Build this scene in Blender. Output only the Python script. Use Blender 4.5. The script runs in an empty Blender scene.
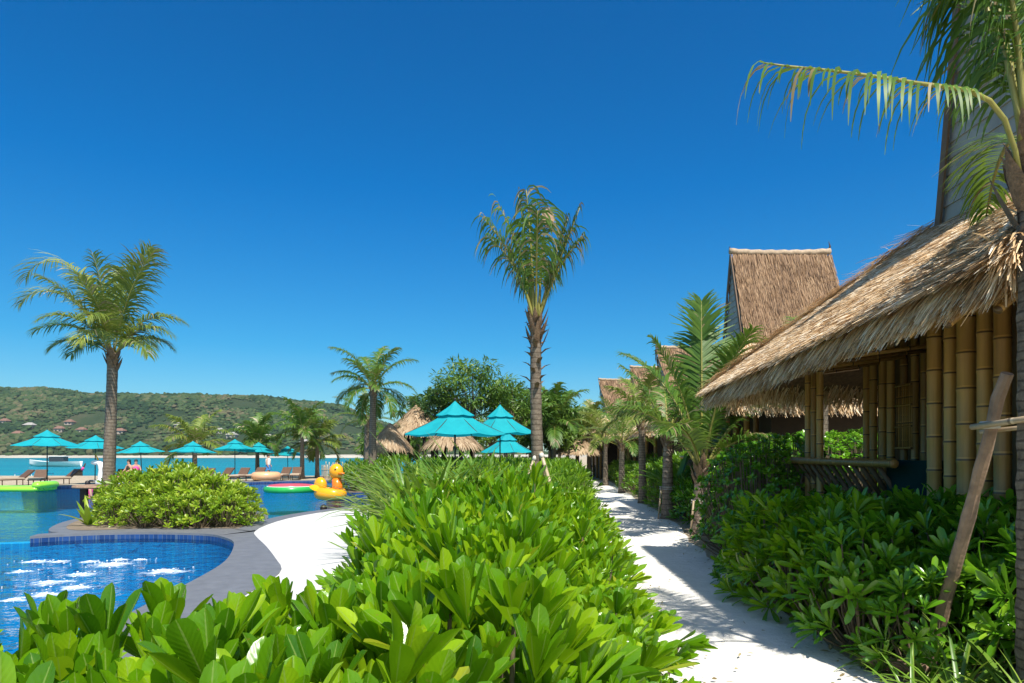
import bpy, math, random
import numpy as np
from mathutils import Vector, Matrix, noise

R = math.radians
rng = np.random.default_rng(7)
random.seed(7)
scene = bpy.context.scene
COL = scene.collection

# ------------------------------------------------------------------ camera, sky, sun, exposure
CAMH = 1.7
FPX = 683.0
HOR = 455.0
cam_d = bpy.data.cameras.new('camera')
cam = bpy.data.objects.new('camera', cam_d)
COL.objects.link(cam)
cam.location = (0, 0, CAMH)
cam.rotation_euler = (R(90), 0, 0)
cam_d.sensor_width = 36
cam_d.lens = 36 * FPX / 1024
cam_d.shift_y = (HOR - 341.5) / 1024
cam_d.clip_start = 0.05
cam_d.clip_end = 6000
scene.camera = cam

SUN_DIR = Vector((0.19, -0.506, 0.844)).normalized()
world = bpy.data.worlds.new('World')
scene.world = world
world.use_nodes = True
wn, wl = world.node_tree.nodes, world.node_tree.links
bg = wn['Background']
sky = wn.new('ShaderNodeTexSky')
sky.sky_type = 'NISHITA'
sky.sun_disc = False
sky.sun_elevation = math.asin(SUN_DIR.z)
sky.sun_rotation = math.atan2(SUN_DIR.x, SUN_DIR.y)
sky.altitude = 0
sky.air_density = 1.0
sky.dust_density = 0.15
sky.ozone_density = 3.0
gam = wn.new('ShaderNodeGamma')          # a polarised, deep tropical sky
gam.inputs['Gamma'].default_value = 1.0
hsv = wn.new('ShaderNodeHueSaturation')
hsv.inputs['Saturation'].default_value = 1.0
hsv.inputs['Hue'].default_value = 0.5
hsv.inputs['Value'].default_value = 0.95
wl.new(sky.outputs[0], gam.inputs[0])
wl.new(gam.outputs[0], hsv.inputs['Color'])
tcw = wn.new('ShaderNodeTexCoord')
sxyz = wn.new('ShaderNodeSeparateXYZ')
wl.new(tcw.outputs['Generated'], sxyz.inputs[0])
trmp = wn.new('ShaderNodeValToRGB')      # polariser: the blue deepens with height above the horizon
els = trmp.color_ramp.elements
while len(els) < 4:
    els.new(0.5)
for e_, (ps, cc) in zip(els, [(0.0, (0.46, 0.66, 0.70)), (0.15, (0.12, 0.57, 0.78)), (0.36, (0.0, 0.50, 0.88)), (0.75, (0.0, 0.44, 0.82))]):
    e_.position = ps
    e_.color = (*cc, 1)
wl.new(sxyz.outputs[2], trmp.inputs[0])
mulc = wn.new('ShaderNodeMix'); mulc.data_type = 'RGBA'; mulc.blend_type = 'MULTIPLY'; mulc.inputs[0].default_value = 1.0
wl.new(hsv.outputs[0], mulc.inputs[6]); wl.new(trmp.outputs[0], mulc.inputs[7])
# the polariser works away from the sun: towards the sun, out of view, an added boost lifts the shade
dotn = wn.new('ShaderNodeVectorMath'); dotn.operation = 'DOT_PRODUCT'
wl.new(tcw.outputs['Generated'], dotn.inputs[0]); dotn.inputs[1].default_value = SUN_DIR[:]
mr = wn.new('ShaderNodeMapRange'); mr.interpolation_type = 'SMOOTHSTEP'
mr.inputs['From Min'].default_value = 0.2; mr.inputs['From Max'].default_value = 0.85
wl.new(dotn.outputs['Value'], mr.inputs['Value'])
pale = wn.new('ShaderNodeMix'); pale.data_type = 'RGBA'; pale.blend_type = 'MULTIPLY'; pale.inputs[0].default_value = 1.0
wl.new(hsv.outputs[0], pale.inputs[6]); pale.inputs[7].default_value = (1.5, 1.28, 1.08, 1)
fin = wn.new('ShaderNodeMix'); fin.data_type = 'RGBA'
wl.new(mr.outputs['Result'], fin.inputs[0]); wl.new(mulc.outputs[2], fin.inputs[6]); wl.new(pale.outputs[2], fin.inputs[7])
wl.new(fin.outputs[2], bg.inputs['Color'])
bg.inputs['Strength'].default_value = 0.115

sun_d = bpy.data.lights.new('sun', 'SUN')
sun_d.energy = 4.6
sun_d.angle = R(0.5)
sun_d.color = (1.0, 0.95, 0.86)
sun = bpy.data.objects.new('sun', sun_d)
COL.objects.link(sun)
sun.rotation_euler = SUN_DIR.to_track_quat('Z', 'Y').to_euler()

vs = scene.view_settings
vs.view_transform = 'Standard'
vs.look = 'None'
vs.exposure = 0.6
vs.gamma = 1.0
vs.use_curve_mapping = False
scene.cycles.max_bounces = 7
scene.cycles.diffuse_bounces = 3
scene.cycles.glossy_bounces = 3
scene.cycles.transmission_bounces = 4
scene.cycles.transparent_max_bounces = 12
scene.cycles.use_denoising = True
scene.cycles.sample_clamp_indirect = 6


def W(px, py, Y):
    """photograph pixel at distance Y -> point"""
    return Vector(((px - 512) / FPX * Y, Y, CAMH - (py - HOR) / FPX * Y))


# ------------------------------------------------------------------ materials
def new_mat(name):
    m = bpy.data.materials.new(name)
    m.use_nodes = True
    nt = m.node_tree
    nt.nodes.clear()
    out = nt.nodes.new('ShaderNodeOutputMaterial')
    return m, nt, out


def N(nt, kind, **kw):
    n = nt.nodes.new(kind)
    for k, v in kw.items():
        if k in n.inputs:
            n.inputs[k].default_value = v
        else:
            setattr(n, k, v)
    return n


def c4(c):
    return (c[0], c[1], c[2], 1)


def ramp(nt, src, stops):
    r = nt.nodes.new('ShaderNodeValToRGB')
    el = r.color_ramp.elements
    while len(el) < len(stops):
        el.new(0.5)
    for e, (p, c) in zip(el, stops):
        e.position = p
        e.color = c4(c)
    nt.links.new(src, r.inputs[0])
    return r.outputs[0]


def attr(nt):
    a = N(nt, 'ShaderNodeAttribute', attribute_name='uvw')
    s = nt.nodes.new('ShaderNodeSeparateXYZ')
    nt.links.new(a.outputs['Vector'], s.inputs[0])
    return s.outputs


def mixc(nt, fac, a, b, mode='MIX'):
    m = nt.nodes.new('ShaderNodeMix')
    m.data_type = 'RGBA'
    m.blend_type = mode
    for sock, v in ((m.inputs[0], fac), (m.inputs[6], a), (m.inputs[7], b)):
        if isinstance(v, (int, float)):
            sock.default_value = v
        elif isinstance(v, tuple):
            sock.default_value = c4(v)
        else:
            nt.links.new(v, sock)
    return m.outputs[2]


def math_n(nt, op, a, b=None, c=None):
    m = N(nt, 'ShaderNodeMath', operation=op)
    for i, v in enumerate((a, b, c)):
        if v is None:
            continue
        if isinstance(v, (int, float)):
            m.inputs[i].default_value = v
        else:
            nt.links.new(v, m.inputs[i])
    return m.outputs[0]


def noise_n(nt, scale, detail=3, rough=0.55, vec=None, coord='Object'):
    n = N(nt, 'ShaderNodeTexNoise', Scale=scale, Detail=detail, Roughness=rough)
    if vec is None:
        tc = nt.nodes.new('ShaderNodeTexCoord')
        vec = tc.outputs[coord]
    nt.links.new(vec, n.inputs['Vector'])
    return n.outputs['Fac']


def bump(nt, height, strength=0.3, dist=0.02):
    b = N(nt, 'ShaderNodeBump', Strength=strength, Distance=dist)
    nt.links.new(height, b.inputs['Height'])
    return b.outputs[0]


def leaf_mat(name, c_lo, c_mid, c_hi, trans=0.35, rough=0.32, rib=None, tcol=None, spec=0.5, ribw=0.1):
    m, nt, out = new_mat(name)
    u, v, r = attr(nt)
    nz = noise_n(nt, 9.0, 2)
    k = math_n(nt, 'ADD', math_n(nt, 'MULTIPLY', r, 0.75), math_n(nt, 'MULTIPLY', nz, 0.25))
    col = ramp(nt, k, [(0.1, c_lo), (0.5, c_mid), (0.92, c_hi)])
    if rib:      # a few yellowed and blemished leaves
        col = mixc(nt, math_n(nt, 'MULTIPLY', math_n(nt, 'GREATER_THAN', math_n(nt, 'FRACT', math_n(nt, 'MULTIPLY', r, 37.0)), 0.985), 0.7), col, (0.42, 0.4, 0.03))
        spot = math_n(nt, 'GREATER_THAN', noise_n(nt, 42.0, 3, 0.6), 0.70)
        col = mixc(nt, math_n(nt, 'MULTIPLY', spot, 0.55), col, (0.28, 0.22, 0.04))
    if rib:
        d = math_n(nt, 'ABSOLUTE', math_n(nt, 'SUBTRACT', u, 0.5))
        f = math_n(nt, 'LESS_THAN', d, ribw)
        side = N(nt, 'ShaderNodeTexWave', Scale=3.2, Distortion=0.6)
        f = math_n(nt, 'MULTIPLY', f, 0.6)
        col = mixc(nt, f, col, rib)
    p = N(nt, 'ShaderNodeBsdfPrincipled', Roughness=rough)
    p.inputs['Specular IOR Level'].default_value = spec
    nt.links.new(col, p.inputs['Base Color'])
    if rib:      # side veins running obliquely from the midrib
        dd = math_n(nt, 'ABSOLUTE', math_n(nt, 'SUBTRACT', u, 0.5))
        vein = math_n(nt, 'SINE', math_n(nt, 'MULTIPLY', math_n(nt, 'SUBTRACT', v, math_n(nt, 'MULTIPLY', dd, 0.35)), 75.0))
        hgt = math_n(nt, 'ADD', math_n(nt, 'MULTIPLY', vein, 0.4), math_n(nt, 'MULTIPLY', noise_n(nt, 30.0, 2), 1.4))
        nt.links.new(bump(nt, hgt, 0.09, 0.004), p.inputs['Normal'])
    t = nt.nodes.new('ShaderNodeBsdfTranslucent')
    tc = mixc(nt, 0.5, col, tcol if tcol else tuple(min(1, x * 1.8) for x in c_hi))
    nt.links.new(tc, t.inputs['Color'])
    mx = N(nt, 'ShaderNodeMixShader')
    mx.inputs[0].default_value = trans
    nt.links.new(p.outputs[0], mx.inputs[1])
    nt.links.new(t.outputs[0], mx.inputs[2])
    nt.links.new(mx.outputs[0], out.inputs[0])
    return m


def simple(name, col, rough=0.6, var=0.0, scale=6.0, bmp=0.0, bscale=30.0, bdist=0.01, col2=None, spec=0.5, metal=0.0, emit=None):
    m, nt, out = new_mat(name)
    p = N(nt, 'ShaderNodeBsdfPrincipled', Roughness=rough, Metallic=metal)
    p.inputs['Specular IOR Level'].default_value = spec
    if col2 is None:
        col2 = tuple(x * (1 - var) for x in col)
    if var or col2 != col:
        nt.links.new(ramp(nt, noise_n(nt, scale, 5, 0.6), [(0.3, col2), (0.7, col)]), p.inputs['Base Color'])
    else:
        p.inputs['Base Color'].default_value = c4(col)
    if bmp:
        nt.links.new(bump(nt, noise_n(nt, bscale, 4, 0.6), bmp, bdist), p.inputs['Normal'])
    nt.links.new(p.outputs[0], out.inputs[0])
    return m


def thatch_mat(name, stops, tr=0.12):
    m, nt, out = new_mat(name)
    u, v, r = attr(nt)
    nz = noise_n(nt, 1.6, 5, .65)
    k = math_n(nt, 'ADD', math_n(nt, 'MULTIPLY', r, 0.85), math_n(nt, 'MULTIPLY', math_n(nt, 'SUBTRACT', nz, 0.5), 0.8))
    col = ramp(nt, k, stops)
    p = N(nt, 'ShaderNodeBsdfPrincipled', Roughness=0.65)
    p.inputs['Specular IOR Level'].default_value = 0.3
    nt.links.new(col, p.inputs['Base Color'])
    t = nt.nodes.new('ShaderNodeBsdfTranslucent')
    nt.links.new(col, t.inputs['Color'])
    mx = N(nt, 'ShaderNodeMixShader')
    mx.inputs[0].default_value = tr
    nt.links.new(p.outputs[0], mx.inputs[1])
    nt.links.new(t.outputs[0], mx.inputs[2])
    nt.links.new(mx.outputs[0], out.inputs[0])
    return m


def bamboo_mat(name, c1, c2, ring):
    m, nt, out = new_mat(name)
    u, v, r = attr(nt)
    fr = math_n(nt, 'FRACT', math_n(nt, 'DIVIDE', v, 0.36))
    near = math_n(nt, 'LESS_THAN', fr, 0.05)
    pale = math_n(nt, 'MULTIPLY', math_n(nt, 'GREATER_THAN', fr, 0.05), math_n(nt, 'LESS_THAN', fr, 0.10))
    tc = nt.nodes.new('ShaderNodeTexCoord')
    mp = N(nt, 'ShaderNodeMapping')
    mp.inputs['Scale'].default_value = (22, 22, 1.2)
    nt.links.new(tc.outputs['Object'], mp.inputs[0])
    nz = noise_n(nt, 1.0, 4, 0.6, vec=mp.outputs[0])
    k = math_n(nt, 'ADD', math_n(nt, 'MULTIPLY', r, 0.5), math_n(nt, 'MULTIPLY', nz, 0.5))
    col = ramp(nt, k, [(0.25, c1), (0.75, c2)])
    col = mixc(nt, math_n(nt, 'MULTIPLY', pale, 0.5), col, tuple(min(1, x * 1.35) for x in c2))
    col = mixc(nt, near, col, ring)
    p = N(nt, 'ShaderNodeBsdfPrincipled', Roughness=0.42)
    nt.links.new(col, p.inputs['Base Color'])
    nt.links.new(p.outputs[0], out.inputs[0])
    return m


def trunk_mat(name, c1, c2, ring, sp=0.09, rs=0.35):
    m, nt, out = new_mat(name)
    u, v, r = attr(nt)
    nz = noise_n(nt, 14.0, 5, 0.65)
    vv = math_n(nt, 'ADD', v, math_n(nt, 'MULTIPLY', nz, sp * 0.6))
    fr = math_n(nt, 'FRACT', math_n(nt, 'DIVIDE', vv, sp))
    col = ramp(nt, nz, [(0.3, c1), (0.7, c2)])
    nf = math_n(nt, 'MULTIPLY', math_n(nt, 'LESS_THAN', fr, 0.22), 0.65)
    col = mixc(nt, nf, col, ring)
    p = N(nt, 'ShaderNodeBsdfPrincipled', Roughness=0.85)
    p.inputs['Specular IOR Level'].default_value = 0.2
    nt.links.new(col, p.inputs['Base Color'])
    h = math_n(nt, 'ADD', fr, nz)
    nt.links.new(bump(nt, h, rs, 0.03), p.inputs['Normal'])
    nt.links.new(p.outputs[0], out.inputs[0])
    return m


def tile_mat(name, c1, c2, grout, scale, rough=0.3):
    m, nt, out = new_mat(name)
    tc = nt.nodes.new('ShaderNodeTexCoord')
    b = N(nt, 'ShaderNodeTexBrick', Scale=scale)
    b.offset = 0
    b.inputs['Color1'].default_value = c4(c1)
    b.inputs['Color2'].default_value = c4(c2)
    b.inputs['Mortar'].default_value = c4(grout)
    b.inputs['Mortar Size'].default_value = 0.03
    b.inputs['Brick Width'].default_value = 0.5
    b.inputs['Row Height'].default_value = 0.5
    nt.links.new(tc.outputs['Object'], b.inputs['Vector'])
    p = N(nt, 'ShaderNodeBsdfPrincipled', Roughness=rough)
    nt.links.new(b.outputs['Color'], p.inputs['Base Color'])
    nt.links.new(p.outputs[0], out.inputs[0])
    return m


M = {}
M['hedge'] = leaf_mat('hedge leaf', (0.035, 0.14, 0.004), (0.15, 0.34, 0.005), (0.44, 0.6, 0.015), trans=0.4, rough=0.25,  # low green set deep, putting shade of the leaf gaps into colour
                      rib=(0.30, 0.42, 0.09), tcol=(0.42, 0.66, 0.01), ribw=0.035)
M['hedge_far'] = leaf_mat('hedge leaf far', (0.05, 0.15, 0.008), (0.14, 0.29, 0.01), (0.3, 0.44, 0.02), trans=0.35, rough=0.34,
                          tcol=(0.25, 0.48, 0.03))
M['lime'] = leaf_mat('lime shrub leaf', (0.09, 0.2, 0.01), (0.24, 0.38, 0.015), (0.5, 0.56, 0.06), trans=0.35, rough=0.35,
                     tcol=(0.4, 0.55, 0.05))
M['dark'] = leaf_mat('dark shrub leaf', (0.05, 0.17, 0.008), (0.13, 0.33, 0.01), (0.3, 0.5, 0.03), trans=0.3, rough=0.24,
                     tcol=(0.14, 0.34, 0.03), spec=0.6)
M['blade'] = leaf_mat('blade leaf', (0.08, 0.18, 0.02), (0.15, 0.28, 0.03), (0.34, 0.42, 0.06), trans=0.3, rough=0.35,
                      tcol=(0.36, 0.5, 0.05))
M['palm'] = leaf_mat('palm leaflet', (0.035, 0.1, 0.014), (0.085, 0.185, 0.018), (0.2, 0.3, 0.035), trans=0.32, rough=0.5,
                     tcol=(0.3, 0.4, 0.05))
M['palm_y'] = leaf_mat('yellow palm leaflet', (0.06, 0.12, 0.015), (0.15, 0.22, 0.025), (0.4, 0.42, 0.08), trans=0.32, rough=0.55,  # yellower leaflet; the island palm's sunlit sweeping frond is partly this colour
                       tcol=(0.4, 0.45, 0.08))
M['palm_dry'] = leaf_mat('dry palm leaflet', (0.16, 0.11, 0.05), (0.3, 0.25, 0.12), (0.6, 0.52, 0.36), trans=0.25, rough=0.5,
                         tcol=(0.45, 0.38, 0.15))
M['tree'] = leaf_mat('tree leaf', (0.025, 0.07, 0.015), (0.055, 0.125, 0.02), (0.11, 0.2, 0.03), trans=0.3, rough=0.45,
                     tcol=(0.12, 0.2, 0.03))
M['tree_y'] = leaf_mat('tree leaf light', (0.045, 0.11, 0.015), (0.1, 0.2, 0.02), (0.2, 0.3, 0.04), trans=0.32, rough=0.45,
                       tcol=(0.18, 0.3, 0.04))
M['petiole'] = simple('petiole', (0.32, 0.30, 0.07), 0.45, 0.35, 8)
M['stem'] = simple('shrub stem', (0.2, 0.15, 0.09), 0.8, 0.5, 12)
M['trunk'] = trunk_mat('palm trunk', (0.12, 0.095, 0.07), (0.29, 0.235, 0.175), (0.07, 0.05, 0.035))
M['trunk_dark'] = trunk_mat('dark palm trunk', (0.09, 0.07, 0.055), (0.22, 0.18, 0.14), (0.035, 0.025, 0.02), 0.06, .6)
M['trunk_wrap'] = trunk_mat('wrapped trunk', (0.2, 0.14, 0.1), (0.42, 0.33, 0.26), (0.1, 0.06, 0.04), 0.14, 0.6)
M['fibre'] = simple('palm fibre', (0.3, 0.19, 0.11), 0.9, 0.6, 25, 0.6, 60, 0.02)
M['bark'] = simple('bark', (0.14, 0.1, 0.07), 0.9, 0.5, 10, 0.5, 30, 0.03)
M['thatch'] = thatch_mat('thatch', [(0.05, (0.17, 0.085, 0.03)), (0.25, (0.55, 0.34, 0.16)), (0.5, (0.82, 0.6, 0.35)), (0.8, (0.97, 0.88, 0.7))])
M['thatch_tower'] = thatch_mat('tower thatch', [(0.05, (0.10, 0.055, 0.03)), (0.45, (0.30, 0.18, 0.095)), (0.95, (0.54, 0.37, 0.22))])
M['thatch_base'] = simple('thatch base', (0.24, 0.15, 0.085), 0.95, 0.5, 14, 0.5, 40, 0.03)
M['thatch_light'] = thatch_mat('pale thatch', [(0.05, (0.25, 0.16, 0.09)), (0.5, (0.46, 0.33, 0.2)), (0.95, (0.62, 0.5, 0.34))])
M['bamboo'] = bamboo_mat('bamboo', (0.22, 0.115, 0.03), (0.56, 0.33, 0.095), (0.12, 0.07, 0.03))
M['bamboo_old'] = bamboo_mat('weathered bamboo', (0.34, 0.25, 0.15), (0.5, 0.4, 0.26), (0.14, 0.1, 0.06))
M['board'] = simple('grey board', (0.40, 0.38, 0.33), 0.75, 0.3, 3.0, 0.3, 25, 0.01)
M['brownwood'] = simple('brown wood', (0.2, 0.12, 0.065), 0.7, 0.4, 5, 0.3, 30)
M['redwood'] = simple('red wood', (0.28, 0.11, 0.05), 0.6, 0.4, 5)
M['plank'] = simple('weathered plank', (0.42, 0.27, 0.17), 0.8, 0.45, 9, 0.6, 35, 0.012, col2=(0.2, 0.13, 0.09))
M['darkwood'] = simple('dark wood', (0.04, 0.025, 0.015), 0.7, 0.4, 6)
M['tealpanel'] = simple('dark teal panel', (0.006, 0.035, 0.032), 0.9, 0.4, 3, spec=.1)
M['wall'] = simple('ochre wall', (0.2, 0.125, 0.06), 0.8, 0.3, 3)
M['white'] = simple('white paint', (0.8, 0.8, 0.78), 0.45, 0.08, 3)
M['rope'] = simple('pale tape', (0.62, 0.58, 0.52), 0.8, 0.2, 20)
M['deck'] = simple('white deck', (0.6, 0.595, 0.58), 0.75, 0.06, 1.3, 0.12, 60, 0.004)
M['coping'] = simple('grey coping', (0.17, 0.175, 0.19), 0.55, 0.25, 5, 0.1, 40, 0.004)
M['tiledark'] = tile_mat('dark pool tile', (0.01, 0.04, 0.14), (0.02, 0.07, 0.22), (0.08, 0.12, 0.2), 5.0, 0.25)
M['black'] = simple('dark metal', (0.02, 0.02, 0.02), 0.4)
M['soil'] = simple('soil', (0.26, 0.2, 0.14), 0.95, 0.45, 3, 0.6, 25, 0.03)
M['teal'] = None
M['skin'] = simple('skin', (0.5, 0.28, 0.19), 0.5, 0.1, 6)
M['hair'] = simple('dark hair', (0.02, 0.014, 0.01), 0.5)
M['pink'] = simple('pink cloth', (0.75, 0.06, 0.3), 0.6)
M['bluecloth'] = simple('blue cloth', (0.05, 0.2, 0.5), 0.6)
M['yellow'] = simple('yellow vinyl', (0.95, 0.4, 0.01), 0.25, 0.06, 2)
M['orange'] = simple('orange vinyl', (0.9, 0.2, 0.01), 0.25)
M['limevinyl'] = simple('lime vinyl', (0.3, 0.75, 0.05), 0.25, 0.1, 2)
M['greenvinyl'] = simple('green vinyl', (0.03, 0.42, 0.08), 0.25, 0.2, 3)
M['redvinyl'] = simple('watermelon red vinyl', (0.65, 0.09, 0.12), 0.3, 0.2, 4)
M['peach'] = simple('peach vinyl', (0.75, 0.42, 0.22), 0.3, 0.1, 4)
M['foam'] = simple('water foam', (0.8, 0.86, 0.9), 0.5)
M['orangewood'] = simple('lounger wood', (0.13, 0.07, 0.04), 0.55, 0.3, 8)
M['cushion'] = simple('cushion', (0.55, 0.42, 0.3), 0.8, 0.1, 5)


def froth_mat():
    m, nt, out = new_mat('froth')
    u, v, r = attr(nt)
    n1 = noise_n(nt, 9.0, 5, .7)
    a = math_n(nt, 'SUBTRACT', math_n(nt, 'ADD', n1, 0.12), math_n(nt, 'MULTIPLY', u, 0.62))
    mrn = nt.nodes.new('ShaderNodeMapRange')
    mrn.inputs['From Min'].default_value = 0.22; mrn.inputs['From Max'].default_value = 0.62
    nt.links.new(a, mrn.inputs['Value'])
    d = N(nt, 'ShaderNodeBsdfDiffuse'); d.inputs['Color'].default_value = (.8, .88, .92, 1)
    t = N(nt, 'ShaderNodeBsdfTransparent')
    mx = nt.nodes.new('ShaderNodeMixShader')
    nt.links.new(mrn.outputs['Result'], mx.inputs[0]); nt.links.new(t.outputs[0], mx.inputs[1]); nt.links.new(d.outputs[0], mx.inputs[2])
    nt.links.new(mx.outputs[0], out.inputs[0])
    return m


M['froth'] = froth_mat()


def teal_mat():
    m, nt, out = new_mat('turquoise canvas')
    p = N(nt, 'ShaderNodeBsdfPrincipled', Roughness=0.75)
    col = ramp(nt, noise_n(nt, 3.0, 3), [(0.3, (0.0, 0.36, 0.42)), (0.7, (0.005, 0.43, 0.48))])
    nt.links.new(col, p.inputs['Base Color'])
    t = N(nt, 'ShaderNodeBsdfTranslucent')
    t.inputs['Color'].default_value = (0.0, 0.4, 0.55, 1)
    mx = N(nt, 'ShaderNodeMixShader')
    mx.inputs[0].default_value = 0.3
    nt.links.new(p.outputs[0], mx.inputs[1])
    nt.links.new(t.outputs[0], mx.inputs[2])
    nt.links.new(mx.outputs[0], out.inputs[0])
    return m


M['teal'] = teal_mat()


def sand_mat(name, c1, c2, bstr=0.35):
    m, nt, out = new_mat(name)
    p = N(nt, 'ShaderNodeBsdfPrincipled', Roughness=0.9)
    p.inputs['Specular IOR Level'].default_value = 0.15
    n1 = noise_n(nt, 1.6, 6, 0.6)
    n2 = noise_n(nt, 55, 3, 0.7)
    k = math_n(nt, 'ADD', math_n(nt, 'MULTIPLY', n1, 0.7), math_n(nt, 'MULTIPLY', n2, 0.3))
    nt.links.new(ramp(nt, k, [(0.32, c2), (0.58, c1)]), p.inputs['Base Color'])
    h = math_n(nt, 'ADD', math_n(nt, 'MULTIPLY', noise_n(nt, 5, 4), 3.5), n2)
    nt.links.new(bump(nt, h, bstr * 1.4, 0.03), p.inputs['Normal'])
    nt.links.new(p.outputs[0], out.inputs[0])
    return m


M['path'] = sand_mat('path sand', (0.78, 0.75, 0.69), (0.68, 0.65, 0.58))
M['ground'] = sand_mat('ground sand', (0.5, 0.42, 0.31), (0.3, 0.23, 0.15), 0.6)
M['beach'] = sand_mat('beach sand', (0.6, 0.5, 0.36), (0.45, 0.36, 0.25))


def water_mat(name, tint, sc, strength, dist, gl=1.0):
    m, nt, out = new_mat(name)
    tc = nt.nodes.new('ShaderNodeTexCoord')
    h = math_n(nt, 'ADD', noise_n(nt, sc, 4, 0.55, vec=tc.outputs['Object']), math_n(nt, 'MULTIPLY', noise_n(nt, sc * 3.3, 2, 0.5, vec=tc.outputs['Object']), 0.35))
    nb = bump(nt, h, strength, dist)
    tr = N(nt, 'ShaderNodeBsdfTransparent')
    tr.inputs[0].default_value = c4(tint)
    g = N(nt, 'ShaderNodeBsdfGlossy', Roughness=0.04)
    g.inputs['Color'].default_value = (gl, gl, gl, 1)
    nt.links.new(nb, g.inputs['Normal'])
    f = N(nt, 'ShaderNodeFresnel', IOR=1.33)
    nt.links.new(nb, f.inputs['Normal'])
    mx = N(nt, 'ShaderNodeMixShader')
    nt.links.new(f.outputs[0], mx.inputs[0])
    nt.links.new(tr.outputs[0], mx.inputs[1])
    nt.links.new(g.outputs[0], mx.inputs[2])
    nt.links.new(mx.outputs[0], out.inputs[0])
    return m


M['pool_water'] = water_mat('pool water', (0.42, 0.86, 0.98), 2.4, 0.9, 0.12, .55)


def poolfloor_mat(name, A, B, C):
    m, nt, out = new_mat(name)
    p = N(nt, 'ShaderNodeBsdfPrincipled', Roughness=0.5)
    tc = nt.nodes.new('ShaderNodeTexCoord')
    vo = N(nt, 'ShaderNodeTexBrick', Scale=4.0)
    vo.offset = 0
    vo.inputs['Color1'].default_value = c4(A)
    vo.inputs['Color2'].default_value = c4(B)
    vo.inputs['Mortar'].default_value = c4(C)
    nt.links.new(tc.outputs['Object'], vo.inputs['Vector'])
    nt.links.new(vo.outputs['Color'], p.inputs['Base Color'])
    nt.links.new(p.outputs[0], out.inputs[0])
    return m


M['poolfloor'] = poolfloor_mat('pool floor', (0.0, 0.24, 0.47), (0.0, 0.19, 0.41), (0.01, 0.3, 0.5))
M['poolwall'] = poolfloor_mat('pool wall', (0.0, 0.3, 0.56), (0.0, 0.25, 0.5), (0.02, 0.36, 0.58))


def sea_mat():
    m, nt, out = new_mat('sea')
    p = N(nt, 'ShaderNodeBsdfPrincipled', Roughness=0.25)
    p.inputs['Specular IOR Level'].default_value = 0.25
    tc = nt.nodes.new('ShaderNodeTexCoord')
    mp = N(nt, 'ShaderNodeMapping')
    mp.inputs['Scale'].default_value = (0.02, 0.06, 1)
    nt.links.new(tc.outputs['Object'], mp.inputs[0])
    nz = noise_n(nt, 1.0, 5, 0.6, vec=mp.outputs[0])
    nt.links.new(ramp(nt, nz, [(0.3, (0.0, 0.17, 0.22)), (0.7, (0.004, 0.25, 0.29))]), p.inputs['Base Color'])
    nt.links.new(bump(nt, noise_n(nt, 0.9, 5, 0.6), 0.8, 0.35), p.inputs['Normal'])
    nt.links.new(p.outputs[0], out.inputs[0])
    return m


M['sea'] = sea_mat()


# ------------------------------------------------------------------ mesh collector
class Geo:
    def __init__(self):
        self.v, self.a, self.f, self.m, self.n = [], [], [], [], 0

    def add(self, verts, faces, uvw=None, mat=0):
        verts = np.asarray(verts, float).reshape(-1, 3)
        k = len(verts)
        if uvw is None:
            uvw = np.zeros((k, 3)); uvw[:, 2] = 0.5
        self.v.append(verts)
        self.a.append(np.asarray(uvw, float).reshape(-1, 3))
        if isinstance(faces, np.ndarray):
            faces = [faces]
        for f in faces:
            f = np.asarray(f, int)
            if f.ndim == 1:
                f = f[None, :]
            self.f.append(f + self.n)
            self.m.append(np.full(len(f), mat))
        self.n += k

    def build(self, name, mats, parent=None, smooth=True):
        me = bpy.data.meshes.new(name)
        V = np.concatenate(self.v)
        A = np.concatenate(self.a)
        loops = np.concatenate([f.ravel() for f in self.f])
        sizes = np.concatenate([np.full(len(f), f.shape[1]) for f in self.f])
        mi = np.concatenate(self.m)
        me.vertices.add(len(V))
        me.vertices.foreach_set('co', V.ravel())
        me.loops.add(len(loops))
        me.loops.foreach_set('vertex_index', loops)
        me.polygons.add(len(sizes))
        starts = np.concatenate([[0], np.cumsum(sizes)[:-1]])
        me.polygons.foreach_set('loop_start', starts)
        me.polygons.foreach_set('loop_total', sizes)
        me.polygons.foreach_set('material_index', mi)
        me.update(calc_edges=True)
        at = me.attributes.new('uvw', 'FLOAT_VECTOR', 'POINT')
        at.data.foreach_set('vector', A.ravel())
        me.polygons.foreach_set('use_smooth', np.full(len(sizes), smooth))
        if not isinstance(mats, (list, tuple)):
            mats = [mats]
        for m in mats:
            me.materials.append(m)
        me.validate()
        o = bpy.data.objects.new(name, me)
        COL.objects.link(o)
        if parent:
            o.parent = parent
            o.matrix_parent_inverse = Matrix.Identity(4)
        return o


def tag(o, label=None, cat=None, group=None, kind=None):
    for k, v in (('label', label), ('category', cat), ('group', group), ('kind', kind)):
        if v:
            o[k] = v
    return o


def empty(name, loc=(0, 0, 0), label=None, cat=None, group=None, rz=0, scale=None):
    o = bpy.data.objects.new(name, None)
    o.empty_display_size = 0.2
    COL.objects.link(o)
    o.location = loc
    o.rotation_euler = (0, 0, rz)
    if scale:
        o.scale = scale
    return tag(o, label, cat, group)


def copy_tree(o, parent=None):
    c = o.copy()
    COL.objects.link(c)
    if parent:
        c.parent = parent
    for ch in list(o.children):
        copy_tree(ch, c)
    return c


def place(o, loc, rz=None, scale=None, label=None, group=None):
    o.location = loc
    if rz is not None:
        o.rotation_euler = (0, 0, rz)
    if scale is not None:
        o.scale = scale if isinstance(scale, tuple) else (scale,) * 3
    if label:
        o['label'] = label
    if group:
        o['group'] = group
    return o


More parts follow.
